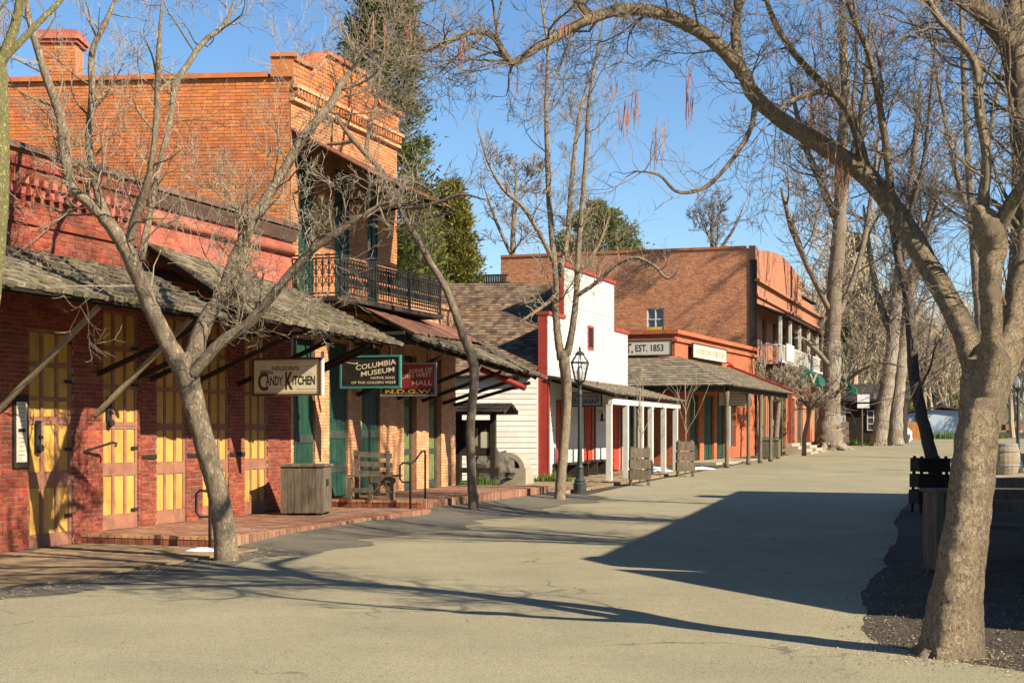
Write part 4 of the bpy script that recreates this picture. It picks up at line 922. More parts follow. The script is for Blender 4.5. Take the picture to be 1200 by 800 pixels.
lettering(r, 'T.', -.72, H*.5, .30, H*.72, 'ink_brown', -.053, .04); lettering(r, 'EST. 1853', .08, H*.5, 1.12, H*.5, 'ink_black', -.053, .02)
sa, sb = G.s(811, .17), G.s(850, .17); z1, z0 = G.z(401, sa, .1), G.z(415, sa, .1)
c = G.P((sa+sb)/2, .165, 0); r = wall_sign(G, G.rz, (c.x, c.y, 4.50), sb - sa, .52, 'cream_pale', 'cream sign with faded lettering on the street front of the corner store')
for i, x in enumerate((-.42, -.36, -.29, -.22, -.16, -.09, -.02, .06, .14, .2, .27, .34, .41)): one('faded_letter', M['ink_faded'], r, ((x)*(sb-sa), -.0525, .14), ((x + .035 + .012*(i % 3))*(sb-sa), -.0505, .38))
s = G.s(822, 1.4); r = thing('hanging_sign', G.P(2.4, 1.75, 2.60), -G.th, 'white hanging board with rows of small lettering under the corner store porch', 'sign', 'hanging shop signs')
one('board', M['cream_pale'], r, (-.62, -.02, 0), (.62, .02, .5)); m = MB()
for a, b in (((-.65, -.03, -.03), (.65, .03, 0)), ((-.65, -.03, .5), (.65, .03, .53)), ((-.65, -.029, 0), (-.62, .029, .5)), ((.62, -.029, 0), (.65, .029, .5))): m.box(a, b)
m.build('frame', M['timber_grey'], r)
for k in range(4): one('faded_letter', M['ink_faded'], r, (-.5 + .05*(k % 2), -.0235, .08 + k*.11), (.5 - .08*((k+1) % 2), -.0205, .115 + k*.11))
for x in (-.5, .5): MB().tube([(x, 0, .53), (x, 0, .8)], .012, 6).build('hanger', M['iron'], r)

# ------------------------------------------------------------------ two-storey brick hotel behind the corner store
Hf = Frame(11.4, 70, .333); HZ = gz(70); HT = 10.15; LH = 26.0
rH = Hf.thing('brick_hotel', 0, 0, HZ, label='two-storey brick hotel with white balcony posts beyond the corner store', cat='building')
DH = 12.6; wx = (Hf.o.y, )
def side_y(xp):                                            # depth coordinate on the side wall under column xp
    a = (xp - CX) / FPX; return (a * Hf.o.y - Hf.o.x) / (-Hf.n.x + a * Hf.n.y)
ya, yb = side_y(778), side_y(758); yr = side_y(768); Yw = 70 - Hf.n.y * yr
za, zb = EYE + (HY - 388) / FPX * Yw, EYE + (HY - 361) / FPX * Yw
m = MB()
for u0, u1, v0, v1 in cells(DH - .3, HT - HZ, [(ya - .3, za - HZ, yb - .3, zb - HZ)]): m.obox((0, .3 + u0, HZ + v0), (.3, 0, 0), (0, u1-u0, 0), (0, 0, v1-v0))
m.build('side_wall', m_side_brick, rH)
one('side_coping', M['orange_brick'], rH, (-.05, .45, HT + .002), (.35, DH, HT + .12))
w_ = one('window', M['window_glass'], rH, (.12, ya, za), (.15, yb, zb)); m = MB()
for y in (ya, (ya+yb)/2 - .02, yb - .05): m.box((.05, y, za + .05), (.118, y + .05, zb - .05))
for z in (za, (za+zb)/2, zb - .05): m.box((.052, ya, z), (.117, yb, z + .05))
m.build('frame', M['white_paint'], w_); one('sill', M['timber_tan'], w_, (-.14, ya - .08, za - .1), (.05, yb + .08, za)); one('curtain', M['curtain'], w_, (.155, ya, za + .3), (.165, yb, zb))
one('window_box', M['ink_gold'], rH, (-.35, ya + .05, za - .02), (-.15, yb - .05, za + .18))
fd = [(2 + k*3.4, 3.4 + k*3.4) for k in range(7)]
m = MB()
for u0, u1, v0, v1 in cells(LH, 7.6 - HZ, [(a, .15, b, 2.9) for a, b in fd] + [(a, 4.3, b, 6.6) for a, b in fd]): m.obox((u0, 0, HZ + v0), (u1-u0, 0, 0), (0, .3, 0), (0, 0, v1-v0))
m.build('front_wall', m_hotel, rH)
def pd(s):
    t = s / LH; return HT + .12 if t < .04 else (HT + .55 * math.sin(math.pi * min(1, max(0, (t - .04) / .6))) if t < .64 else HT - 1.0 - .4 * (t > .85))
m = MB(); m.prism([(0, 7.6), (LH, 7.6)] + [(LH * (1 - i/50), pd(LH * (1 - i/50))) for i in range(51)], (0, 0, 0), (1, 0, 0), (0, 0, 1), (0, .3, 0)); m.build('parapet', m_hotel, rH)
m = MB(); m.box((-.06, -.12, 7.9), (LH, -.002, 8.02)); m.box((-.1, -.2, 8.6), (LH, -.002, 8.72)); m.build('cornice', m_hotel, rH)
MB().bar((.03, .08, HZ), (.03, .08, 9.6), .18, .3, (0, 1, 0)).build('corner_pier', M['timber_dark'], rH)
for a, b in fd:
    d = one('window', M['window_glass'], rH, (a, .14, HZ + 4.3), (b, .17, HZ + 6.6)); one('frame', M['white_paint'], d, (a + .6, .1, HZ + 4.3), (a + .68, .139, HZ + 6.6))
    d = panel_door(rH, a, b, HZ + .15, HZ + 2.9, .14, 2, [(.05, .4), (.46, .95)], 'door_dark', 'door_olive')
one('light_stop', M['dark_void'], rH, (.31, .4, HZ), (LH, DH, 8.4)); one('rear_wall', m_side_brick, rH, (.3, DH - .2, HZ), (LH, DH + .05, 9.0)); one('roof', M['roof_dark'], rH, (.31, .31, HT - .6), (LH, DH, HT - .5))  # first box: dark filler added to keep light out of the hotel
one('balcony_floor', M['timber_dark'], rH, (0, -1.3, 4.55), (LH, -.01, 4.72))
sh = MB(); sh.add([(0, -1.45, 6.95), (LH, -1.45, 6.95), (LH, -.02, 7.5), (0, -.02, 7.5), (0, -1.45, 7.03), (LH, -1.45, 7.03), (LH, -.02, 7.58), (0, -.02, 7.58)], [(0,3,2,1),(4,5,6,7),(0,1,5,4),(1,2,6,5),(2,3,7,6),(3,0,4,7)]); sh.build('balcony_roof', M['timber_dark'], rH)
for k, xp in enumerate((914.5, 926, 937, 947.5, 957.5, 967.5)):
    s = Hf.s(xp, 1.15); one('balcony_post', M['white_paint'], rH, (s - .07, -1.22, 4.72), (s + .07, -1.08, 6.94))
    if k % 1 == 0: one('lower_post', M['red_paint'] if k % 2 else M['timber_grey'], rH, (s - .08, -1.23, gz(72) - .1), (s + .08, -1.07, 4.54))
m = MB()
for z in (4.85, 5.6): m.bar((0, -1.15, z), (LH, -1.15, z), .06, .08).bar((.05, -1.15, z), (.05, -.05, z), .06, .08)
m.build('balcony_rail', M['white_paint'], rH); me_bal = unit_box('baluster', M['white_paint'])
for k in range(64): piece('baluster', me_bal, rH, (.15 + k*.24, -1.17, 4.86), (.05, 0, 0), (0, .04, 0), (0, 0, .74))
s = Hf.s(921, 1.2); one('balcony_panel', M['white_paint'], rH, (s, -1.24, 4.9), (s + 2.6, -1.21, 5.75))
for k in range(5):
    for j in range(4): one('porch_step', M['concrete'], rH, (2.2 + k*4.4, -2.3 + j*.3, HZ - .1 + j*.0), (5.2 + k*4.4, -2.0 + j*.3 - .003, HZ + .12 + j*.14))
# green awnings
def awning(xp0, xp1, y0, y1, label, w0, w1, letters=None):
    wm = (w0 + w1) / 2; s0 = Hf.s((xp0 + xp1) / 2, wm); L = 2.6; zt, zb = Hf.z(y0, s0, wm), Hf.z(y1, s0, wm)
    r = Hf.thing('awning', s0, w0, zb, label=label, cat='awning', group='green canvas awnings')
    m = MB(); m.prism([(0, 0), (w1 - w0, 0), (w1 - w0, .35), (0, zt - zb)], (s0 - L/2, -w0, zb), (0, -1, 0), (0, 0, 1), (L, 0, 0)); m.build('canvas', M['awning_green'], r)
    MB().bar((s0 - L/2, -w0, zb - .4), (s0 - L/2, -w1 + .05, zb), .04, .04).build('arm', M['iron'], r); MB().bar((s0 + L/2, -w0, zb - .4), (s0 + L/2, -w1 + .05, zb), .04, .04).build('arm', M['iron'], r)
    if letters:
        me = text_mesh(letters, .4, .5, .03); me.materials.append(M['cream_pale']); o = bpy.data.objects.new('lettering', me); COL.objects.link(o); o.parent = r; o.rotation_euler = (0, 0, -math.pi/2); o.location = (-L/2 - .012, -(w1 - w0)*.72, .32)
    return r
awning(938, 966, 428, 452, 'green canvas awning with white V mark left of the huge far trunk', 1.3, 2.3, 'V'); awning(988, 1000, 440, 462, 'green canvas awning seen just right of the huge far trunk', 1.3, 2.2)

# ------------------------------------------------------------------ buildings on the right-hand side, beyond the picture's edge; their shade falls on the road
class RFrame(Frame): pass
Rf = Frame(0, 0, .337)
rzR = Rf.rz + math.pi
oR = Vector((.337*32.2 + 2.0, 32.2, gz(32.2)))
rR = thing('brick_store', oR, rzR, 'long brick store on the shaded right-hand side of the street, beyond the bare trees', 'building')
prof = [(0, -.1), (19.3, -.1), (19.3, 4.6), (18.7, 5.03), (18.3, 5.03), (18.2, 4.95), (3.2, 5.9), (3.2, 6.45), (2.4, 6.45), (2.4, 5.98), (0, 6.1)]
m = MB(); m.prism(prof, (0, 0, 0), (1, 0, 0), (0, 0, 1), (0, 7, 0)); m.build('wall', brick_tex('shade_brick', (.40, .14, .07), (.33, .11, .055), (.42, .3, .2)), rR)
for k in range(6):
    d = one('door', M['door_green'], rR, (1.2 + k*3, -.06, .02), (2.6 + k*3, -.005, 2.9)); one('panel', M['door_dark'], d, (1.4 + k*3, -.09, .2), (1.85 + k*3, -.061, 2.7)); one('panel', M['door_dark'], d, (1.95 + k*3, -.09, .2), (2.4 + k*3, -.061, 2.7))
m = MB(); m.box((-.05, -.12, 4.3), (19.3, -.003, 4.45)); m.build('string_course', M['red_brick'], rR)
oL = Vector((.337*13.55 + 2.0, 13.55, 0)); rL = thing('lean_to_shed', oL, rzR, 'low board lean-to beside the brick store on the right-hand side', 'shed')
m = MB(); m.prism([(0, -.1), (2.6, -.1), (2.6, 1.7), (2.1, 2.25), (.0, 4.2)], (0, 0, 0), (1, 0, 0), (0, 0, 1), (0, 4, 0)); m.build('wall', M['timber_grey'], rL)
m = MB(); m.bar((-.1, 2, 4.34), (2.3, 2, 2.12), 4.5, .08, (0, 0, 1)); m.build('roof', M['shake'], rL)
oS = Vector((.337*70 + 4.5, 70, gz(70))); rS = thing('board_store', oS, rzR, 'plain board store farther along the right-hand side of the street', 'building')
m = MB(); m.prism([(0, -.1), (20, -.1), (20, 4.2), (16, 4.2), (15.5, 5.2), (10, 5.2), (9.5, 4.2), (0, 4.2)], (0, 0, 0), (1, 0, 0), (0, 0, 1), (0, 8, 0)); m.build('wall', M['timber_grey'], rS)
for k in range(4):
    d = one('door', M['red_door'], rS, (2 + k*4.5, -.06, .02), (3.2 + k*4.5, -.005, 2.4)); one('panel', M['door_dark'], d, (2.2 + k*4.5, -.09, .3), (3.0 + k*4.5, -.061, 2.2))

# ------------------------------------------------------------------ far end of the street
p = ghit(1108, 509); Y = 128
r = thing('blue_house', pix(1106, 508, Y), math.radians(-8), 'pale blue house with a dark gable window at the far end of the street', 'house')
m = MB(); m.prism([(-2.9, -.2), (2.9, -.2), (2.9, 1.75), (1.6, 2.0), (-1.2, 2.05), (-2.9, 1.75)], (0, 0, 0), (1, 0, 0), (0, 0, 1), (0, 6, 0)); m.build('wall', M['blue_wall'], r)
m = MB(); m.bar((-3.4, 3, 1.80), (-.2, 3, 2.30), 6.8, .12); m.bar((-.2, 3, 2.30), (3.4, 3, 1.80), 6.8, .12); m.build('roof', M['roof_dark'], r)
for x in (-2.4, 1.6):
    w = one('window', M['window_glass'], r, (x, -.06, .35), (x + .9, -.005, 1.5)); one('frame', M['timber_dark'], w, (x - .08, -.08, .25), (x + .98, -.061, .35)); one('frame', M['timber_dark'], w, (x - .08, -.08, 1.5), (x + .98, -.061, 1.58))
r = thing('dark_shed', pix(1018, 517, 96), math.radians(-18), 'small dark board shed with a white paned window between the far tree trunks', 'shed')
one('wall', M['timber_dark'], r, (-3, 0, -.2), (2.2, 4, 2.6)); m = MB(); m.bar((-3.3, -.4, 2.62), (-3.3, 4.3, 3.6), .1, .1); m.add([(-3.3, -.5, 2.6), (2.5, -.5, 2.6), (2.5, 4.3, 3.7), (-3.3, 4.3, 3.7), (-3.3, -.5, 2.72), (2.5, -.5, 2.72), (2.5, 4.3, 3.82), (-3.3, 4.3, 3.82)], [(0,3,2,1),(4,5,6,7),(0,1,5,4),(1,2,6,5),(2,3,7,6),(3,0,4,7)]); m.build('roof', M['roof_dark'], r)
w = one('window', M['window_glass'], r, (-.05, -.04, .75), (.65, -.005, 1.95)); m = MB()
for x in (-.1, .28, .62): m.box((x, -.07, .7), (x + .06, -.041, 2.0))
for z in (.7, 1.1, 1.5, 1.94): m.box((-.1, -.072, z), (.68, -.043, z + .06))
m.build('frame', M['white_paint'], w)
one('board', M['tree_tape'], r, (-1.9, -.06, .2), (-1.45, -.005, 2.2))
r = thing('board_fence', pix(1066, 513, 110), math.radians(-10), 'short orange board fence behind the far pale tree trunks', 'fence')
for k in range(12): one('board', M['orange_fence'], r, (-1.5 + k*.25, 0, -.1), (-1.27 + k*.25, .03, 1.15 + .03*(k % 3)))
for z in (.3, .9): one('rail', M['orange_fence'], r, (-1.5, .032, z), (1.5, .08, z + .1))
def far_guide(xp, yp, Y, label):
    pass
b = pix(1003, 522, 88); r = thing('sign_post', (b.x, b.y, gz(88)), math.radians(-12), 'thin post with two small white finger boards between the big tree and the shed', 'sign')
MB().tube([(.35, 0, 0), (.35, 0, 3.3)], .05, 8).build('post', M['timber_grey'], r)
for y0, y1 in ((462, 471), (473, 478)):
    za, zb = EYE + (HY - y1)/FPX*88 - gz(88), EYE + (HY - y0)/FPX*88 - gz(88); one('board', M['tree_tape'], r, (.08, -.09, za), (.78, -.052, zb))
# low balustraded flat roof seen over the restaurant ridge
b = pix(558, 333, 62); r = thing('roof_railing', (b.x, b.y, b.z), math.radians(-14), 'dark board parapet of a roof just above the shake ridge of the white restaurant', 'railing')
for k in range(26): one('slat', M['timber_dark'], r, (-1.3 + k*.1, 0, -.3), (-1.22 + k*.1, .03, .34))
for z in (-.1, .32): one('rail', M['timber_dark'], r, (-1.35, .031, z), (1.35, .08, z + .08))
one('wall', M['timber_dark'], r, (-1.3, .09, -7.4), (1.3, 4, .1))
# ------------------------------------------------------------------ street furniture
def street_lamp(xp, yb, Y, label):
    b = pix(xp, yb, Y); z0 = gz(Y) if Y > 45 else min(b.z, .16)
    H = 3.55; r = thing('street_lamp', (b.x, b.y, z0), .35, label, 'street lamp', 'green cast iron street lamps')
    MB().lathe((0, 0, 0), [(.19, 0), (.19, .05), (.16, .07), (.165, .26), (.13, .30), (.145, .34), (.10, .40), (.085, .62), (.10, .66), (.07, .72), (.058, 1.0), (.05, 2.4), (.065, 2.45), (.04, 2.55), (.04, 2.66), (.09, 2.72)], 14).build('post', M['lamp_green'], r, smooth=False)
    m = MB(); lo, hi = .13, .235; zb, zt = 2.78, 3.22
    for i in range(6):
        a, b2 = i*math.pi/3, (i+1)*math.pi/3
        m.tube([(lo*math.cos(a), lo*math.sin(a), zb), (hi*math.cos(a), hi*math.sin(a), zt)], .014, 5)
        for rr, z in ((lo, zb), (hi, zt)): m.tube([(rr*math.cos(a), rr*math.sin(a), z), (rr*math.cos(b2), rr*math.sin(b2), z)], .018, 5)
        m.tube([(hi*math.cos(a), hi*math.sin(a), zt), (.09*math.cos(a), .09*math.sin(a), 3.42)], .014, 5)
    m.lathe((0, 0, 2.70), [(.06, 0), (.135, .06), (.13, .08)], 6); m.lathe((0, 0, 3.40), [(.11, 0), (.12, .03), (.06, .09), (.02, .11), (.03, .15), (.005, .24)], 10)
    la = m.build('lantern', M['lamp_green'], r)
    g = MB(); g.lathe((0, 0, 2.79), [(.115, 0), (.222, .42)], 6); g.build('glass', M['lamp_glass'], la)
    MB().lathe((0, 0, 2.79), [(.05, 0), (.07, .06), (.085, .2), (.06, .32), (.02, .36)], 10).build('globe', M['frosted_glass'], la, smooth=True)
    return r
street_lamp(679.5, 579, 36.5, 'green iron street lamp with glass lantern before the white restaurant')
street_lamp(1193, 556, 49, 'green iron street lamp at the right edge behind the big trunk')
street_lamp(1026, 521, 90, 'small distant street lamp beside the pale tree trunks')

def tree_guard(xp, yb, wpx, hpx, label, mt='timber_grey', rz=.0, slats=3):
    p = ghit(xp, yb); Y = p.y; w = wpx/FPX*Y; h = hpx/FPX*Y
    r = thing('tree_guard', (p.x, p.y, p.z), rz, label, 'tree guard', 'slatted wooden tree guards'); d = w*.8
    for sx in (-1, 1):
        for sy in (-1, 1):
            MB().bar((sx*w*.42, sy*d*.42, 0), (sx*w*.36, sy*d*.36, h*1.0), .05, .05, (0, 1, 0)).build('leg', M[mt], r)
    zs = [h*(.16 + k*(.84/slats)) for k in range(slats)]; sh = h*.84/slats*.86
    for k, z in enumerate(zs):
        f = .5 - .06*(z/h)
        for sy in (-1, 1): one('slat', M[mt], r, (-w*f, sy*d*f - .012, z), (w*f, sy*d*f + .012, z + sh))
        for sx in (-1, 1): one('slat', M[mt], r, (sx*w*f - .012, -d*f + .014, z + .01), (sx*w*f + .012, d*f - .014, z + sh - .01))
    return r, w, h
tree_guard(749.5, 569, 25, 46, 'grey slatted tree guard nearer of the two before the white porch')
tree_guard(803, 558.5, 21, 43, 'grey slatted tree guard at the far end of the white porch')
tree_guard(987, 523, 14, 30, 'small slatted tree guard right of the big far trunk', 'timber_grey')
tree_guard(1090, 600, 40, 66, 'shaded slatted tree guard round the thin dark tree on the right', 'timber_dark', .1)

def board_bin(p, rz, w, d, h, label, mt='timber_grey', n=7, lid=True):
    r = thing('board_bin', p, rz, label, 'litter bin', 'boarded litter bins'); rg = random.Random(int(w*1000))
    for i in range(n):
        a, b = -w/2 + w*i/n + .003, -w/2 + w*(i+1)/n - .003
        one('board', M[mt], r, (a, -d/2 - rg.uniform(0, .006), .05 + rg.uniform(-.01, .01)), (b, -d/2 + .025, h)); one('board', M[mt], r, (a, d/2 - .025, .05), (b, d/2, h))
    k = max(3, int(n*d/w))
    for i in range(k):
        a, b = -d/2 + .027 + (d-.054)*i/k, -d/2 + .027 + (d-.054)*(i+1)/k - .006
        one('board', M[mt], r, (w/2 - .026, a, .05), (w/2 + .002 + rg.uniform(0, .005), b, h)); one('board', M[mt], r, (-w/2 - .002, a, .05), (-w/2 + .026, b, h))
    for sx in (-1, 1):
        for sy in (-1, 1): one('foot', M[mt], r, (sx*(w/2 - .07) - .04, sy*(d/2 - .07) - .04, 0), (sx*(w/2 - .07) + .04, sy*(d/2 - .07) + .04, .06))
    one('lining', M['dark_void'], r, (-w/2 + .03, -d/2 + .03, .07), (w/2 - .03, d/2 - .03, h - .02))
    if lid: one('lid', M[mt], r, (-w/2 - .03, -d/2 - .03, h + .002), (w/2 + .03, d/2 + .03, h + .04))
    return r
# bin on the brick walk: front face to the street's near end
p = pix(349, 604, 1.48*FPX/101); sB = F.loc(p)
r = board_bin((p.x + .1, p.y + .35, .172), -F.th + .22, .74, .68, .84, 'weathered board bin on the brick walk under the candy sign', 'timber_grey', 6); one('hasp', M['iron'], r, (.372, -.1, .5), (.385, .05, .62))
p = ghit(1108, 674); board_bin((p.x + .12, p.y + .3, p.z), .1, .44, .44, .93, 'dark boarded bin in the shade behind the big right trunk', 'timber_grey', 5)
p = ghit(904, 537.5); board_bin((p.x, p.y + .3, p.z), -.3, .80, .75, .80, 'grey board bin by the corner store porch post', 'timber_grey', 6)

# slatted bench on the upper walk, back to the near end
sb = F.s(440, .9); p = F.P(9.25, 1.05, .318)
r = thing('park_bench', (p.x, p.y, .322), -F.th + .10, 'weathered slatted bench on the brick step before the green doors', 'bench')
W = .98
for x in (-W/2 + .04, W/2 - .04):
    MB().bar((x, -.30, 0), (x, -.33, .80), .07, .08, (1, 0, 0)).build('leg', M['timber_grey'], r) if False else None
# the bench faces away along the walk: its back is nearest, seat behind and to the right
for k, z in enumerate((.62, .80, .98)): MB().bar((-.46, .02 - k*.025, z - .12), (.30, .05 - k*.025, z - .16), .03, .10).build('back_slat', M['timber_grey'], r)
for x in (-.42, .22): MB().bar((x, .06, 0), (x, .0, .93), .07, .07, (1, 0, 0)).build('leg', M['timber_grey'], r)
for x in (-.42, .0, .42): MB().bar((x, -.36, 0), (x, -.36, .42), .075, .075, (1, 0, 0)).build('leg', M['timber_grey'], r)
for k in range(4): MB().bar((-.46, -.36 + k*.11, .45), (.50, -.36 + k*.11, .45), .10, .035).build('seat_slat', M['timber_grey'], r)
one('apron', M['timber_grey'], r, (.0, -.41, .32), (.5, -.375, .425)); one('stretcher', M['timber_grey'], r, (-.4, -.40, .13), (0, -.36, .22))
MB().bar((.04, -.38, .12), (.24, -.38, .32), .03, .05, (0, 1, 0)).build('brace', M['timber_grey'], r); MB().bar((.26, -.40, .32), (.44, -.40, .12), .03, .05, (0, 1, 0)).build('brace', M['timber_grey'], r)
# handrails
def handrail(s, w, z0, label, h=.84, dx=.0):
    p = F.P(s, w, z0); r = thing('handrail', (p.x, p.y, z0), F.rz, label, 'handrail', 'black pipe handrails')
    MB().tube([(0, 0, 0), (0, 0, h - .06), (.02, .03, h), (.05, .08, h + .0)], .022, 8).build('post', M['iron'], r, smooth=True)
    m = MB(); m.tube([(.0, .0, h - .02), (-.02, .14, h - .0), (-.02, .2, h - .05), (-.02, .2, h - .3), (-.01, .16, h - .36), (0, .0, h - .36)], .019, 8); m.build('loop', M['iron'], r, smooth=True); return r
handrail(.95, F.w_at(246, .95), .0, 'black pipe handrail at the low brick step beside the leaning tree', .82)
r = handrail(8.75, 1.95, .17, 'black pipe handrail at the step end beside the slatted bench', .86)
MB().tube([(.0, .0, .84), (.25, .0, .90), (.55, 0, 1.06), (.72, 0, 1.07), (.74, 0, .98), (.74, 0, .15)], .02, 8).build('rail', M['iron'], r, smooth=True)

# yard between brick row and restaurant: roofed notice kiosk, boulders, planter, grass
s0 = 18.2; p = F.P(s0, F.w_at(556, 18.2), .16)
r = thing('notice_kiosk', (p.x, p.y, .14), -F.th, 'dark roofed wooden notice kiosk behind the curved tree trunk', 'kiosk')
for x in (-.42, .5): MB().bar((x, 0, 0), (x, 0, 1.95), .13, .13, (0, 1, 0)).build('post', M['timber_dark'], r)
one('board', M['timber_dark'], r, (-.355, -.03, .85), (.435, .03, 1.75)); one('paper', M['cream_pale'], r, (.18, -.037, 1.05), (.40, -.031, 1.45)); one('paper', M['ink_faded'], r, (-.2, -.037, 1.1), (.1, -.031, 1.55))
one('rail', M['timber_dark'], r, (-.6, -.06, .42), (.66, .06, .55))
shake_roof(r, 'roof', (-.75, -.55, 1.92), (.98, -.55, 1.92), (-.75, .0, 2.16), (.98, .0, 2.16), 'timber_dark', .16, .2, .02, seed=40); shake_roof(r, 'roof', (.98, .55, 1.92), (-.75, .55, 1.92), (.98, .0, 2.16), (-.75, .0, 2.16), 'timber_dark', .16, .2, .02, seed=41)
def rock(name, loc, sx, sy, sz, label, seed, mt='stone_grey', cat='boulder', group=None):
    rg = random.Random(seed); m = MB(); n, k = 14, 9; V = []
    for i in range(k + 1):
        ph = math.pi * i / k
        for j in range(n):
            th = 2*math.pi*j/n; q = 1 + .16*math.sin(3*th + seed) * math.sin(ph) + rg.uniform(-.09, .09)
            q *= 1 + .12*math.sin(5*th + 2*ph + seed) + .1*math.sin(7*ph + th*2); V.append((sx*q*math.sin(ph)*math.cos(th), sy*q*math.sin(ph)*math.sin(th), sz*(.5 - .5*math.cos(ph)*q) if i < k else sz))
    V = [(x, y, max(z, 0)) for x, y, z in V]
    fs = [(i*n + j, i*n + (j+1) % n, (i+1)*n + (j+1) % n, (i+1)*n + j) for i in range(k) for j in range(n)]
    m.add(V, fs); o = m.build(name, M[mt]); o.location = loc; tag(o, label, cat, group); return o
pz = .16
q = F.P(19.9, F.w_at(573, 19.9), 0); rock('boulder', (q.x, q.y, pz), .42, .35, 1.0, 'dark weathered upright boulder beside the notice kiosk', 3, 'stone_grey', group='boulders in the yard')
q = F.P(20.6, F.w_at(583, 20.6), 0); rock('boulder', (q.x, q.y, pz), .5, .35, .86, 'second lower boulder leaning behind the upright one by the kiosk', 9, 'stone_grey', group='boulders in the yard')
q = F.P(20.9, F.w_at(598, 20.9), 0); r = thing('mill_trough', (q.x, q.y, pz), -F.th, 'pale stone block with a half-round stone trough beside the white wall', 'stone trough')
one('block', M['concrete'], r, (-.55, -.35, 0), (.55, .35, .46)); m = MB()
arc = [(.5*math.cos(t), .42*math.sin(t)) for t in [math.pi*i/12 for i in range(13)]]; inn = [(.36*math.cos(t), .28*math.sin(t)) for t in [math.pi*i/12 for i in range(12, -1, -1)]]
m.prism(arc + inn, (0, -.3, .462), (1, 0, 0), (0, 0, 1), (0, .62, 0)); m.build('arch_stone', M['concrete'], r); m = MB(); m.prism([(x*.98, z*.98) for x, z in inn], (0, .0, .463), (1, 0, 0), (0, 0, 1), (0, .1, 0)); m.build('stone_core', M['stone_grey'], r)
def tuft(name, cx, cy, z, rx, ry, n, h, label, seed, lw=.02):
    rg = random.Random(seed); m = MB()
    for i in range(n):
        a = rg.random()*6.28; d = math.sqrt(rg.random()); x, y = cx + rx*d*math.cos(a), cy + ry*d*math.sin(a); hh = h*rg.uniform(.5, 1.1)*(1.1 - .5*d); t = rg.random()*6.28; l = rg.uniform(.02, .12)
        m.add([(x - lw*math.sin(t), y + lw*math.cos(t), z), (x + lw*math.sin(t), y - lw*math.cos(t), z), (x + l*math.cos(t), y + l*math.sin(t), z + hh)], [(0, 1, 2)])
    o = m.build(name, M['grass_blade']); tag(o, label, 'grass', kind='stuff'); return o
q = F.P(22.7, .45, 0); tuft('grass_tuft', q.x, q.y, .12, .55, .3, 500, .42, 'green grass tuft at the foot of the white clapboard wall', 3)
q = F.P(17.6, .1, 0); tuft('grass_tuft', q.x, q.y, .1, .5, .35, 350, .5, 'green grass behind the kiosk post', 4)
q = pix(1010, 520, 92); tuft('grass_tuft', q.x, q.y, gz(92), 1.3, .6, 300, .5, 'green weeds under the far shed window', 5, .04)
q = pix(1113, 511, 118); tuft('grass_tuft', q.x, q.y, gz(118), 4.5, 2, 900, .7, 'green grass before the pale blue house', 6, .05)
# barrel, right bench, planter rail at the right edge
p = ghit(1178, 556); r = thing('barrel', (p.x, p.y, p.z), 0, 'pale wooden barrel beside the right-hand street lamp', 'barrel')
pr = [(.36, 0), (.42, .2), (.455, .45), (.455, .6), (.42, .82), (.36, 1.0)]
MB().lathe((0, 0, 0), pr, 20).build('staves', M['timber_tan'], r)
for z, rr in ((.06, .38), (.28, .447), (.74, .447), (.92, .39)): MB().lathe((0, 0, z), [(rr, 0), (rr + .006, .005), (rr + .004, .06), (rr - .01, .065)], 20).build('hoop', M['grey_trim'], r)
p = ghit(1190, 668); r = thing('plank_bench', (p.x + .35, p.y + 1.2, p.z), -.25, 'weathered plank bench with black iron end at the right edge', 'bench')
for k in range(5): one('seat_slat', M['timber_grey'], r, (-.30, -.30 + k*.155, .42), (1.5, -.16 + k*.155, .46))
for k in range(3): one('back_slat', M['timber_grey'], r, (-.3, .46 + k*.03, .60 + k*.15), (1.5, .49 + k*.03, .73 + k*.15))
for x in (-.33, 1.52):
    m = MB(); m.bar((x, -.28, 0), (x, -.28, .66), .05, .05, (1, 0, 0)); m.bar((x, .42, 0), (x, .56, 1.05), .05, .05, (1, 0, 0)); m.bar((x, -.28, .64), (x, .5, .66), .05, .05); m.bar((x, -.28, .40), (x, .45, .40), .05, .04); m.build('end_frame', M['iron'], r)
# snow remnants
def snow(xp, yp, rx, ry, h, label, seed, z=None):
    p = ghit(xp, yp); rg = random.Random(seed); n, k = 22, 6; V = []
    rad = [1 + .35*math.sin(2*t*6.28/n + seed) + rg.uniform(-.22, .22) for t in range(n)]
    for i in range(k + 1):
        f = i / k
        for j in range(n):
            a = 6.2832*j/n; V.append((rx*rad[j]*f*math.cos(a), ry*rad[j]*f*math.sin(a), max(.002, h*(1 - f*f)*(1 + rg.uniform(-.3, .3)))))
    o = MB().add(V, [(i*n + j, (i+1)*n + j, (i+1)*n + (j+1) % n, i*n + (j+1) % n) for i in range(k) for j in range(n)]).build('snow_patch', M['snow'], smooth=True)
    o.location = (p.x, p.y, (p.z if z is None else z) + .008); tag(o, label, 'snow', 'last patches of snow')
snow(236, 648, .22, .12, .06, 'small white snow patch at the foot of the leaning tree', 2)
snow(776, 554, .62, .3, .1, 'white snow patch between the two slatted tree guards', 4); snow(822, 550, .45, .25, .08, 'small white snow patch right of the far porch tree guard', 6)
snow(760, 549, .5, .25, .08, 'white snow patch behind the near porch tree guard', 8)
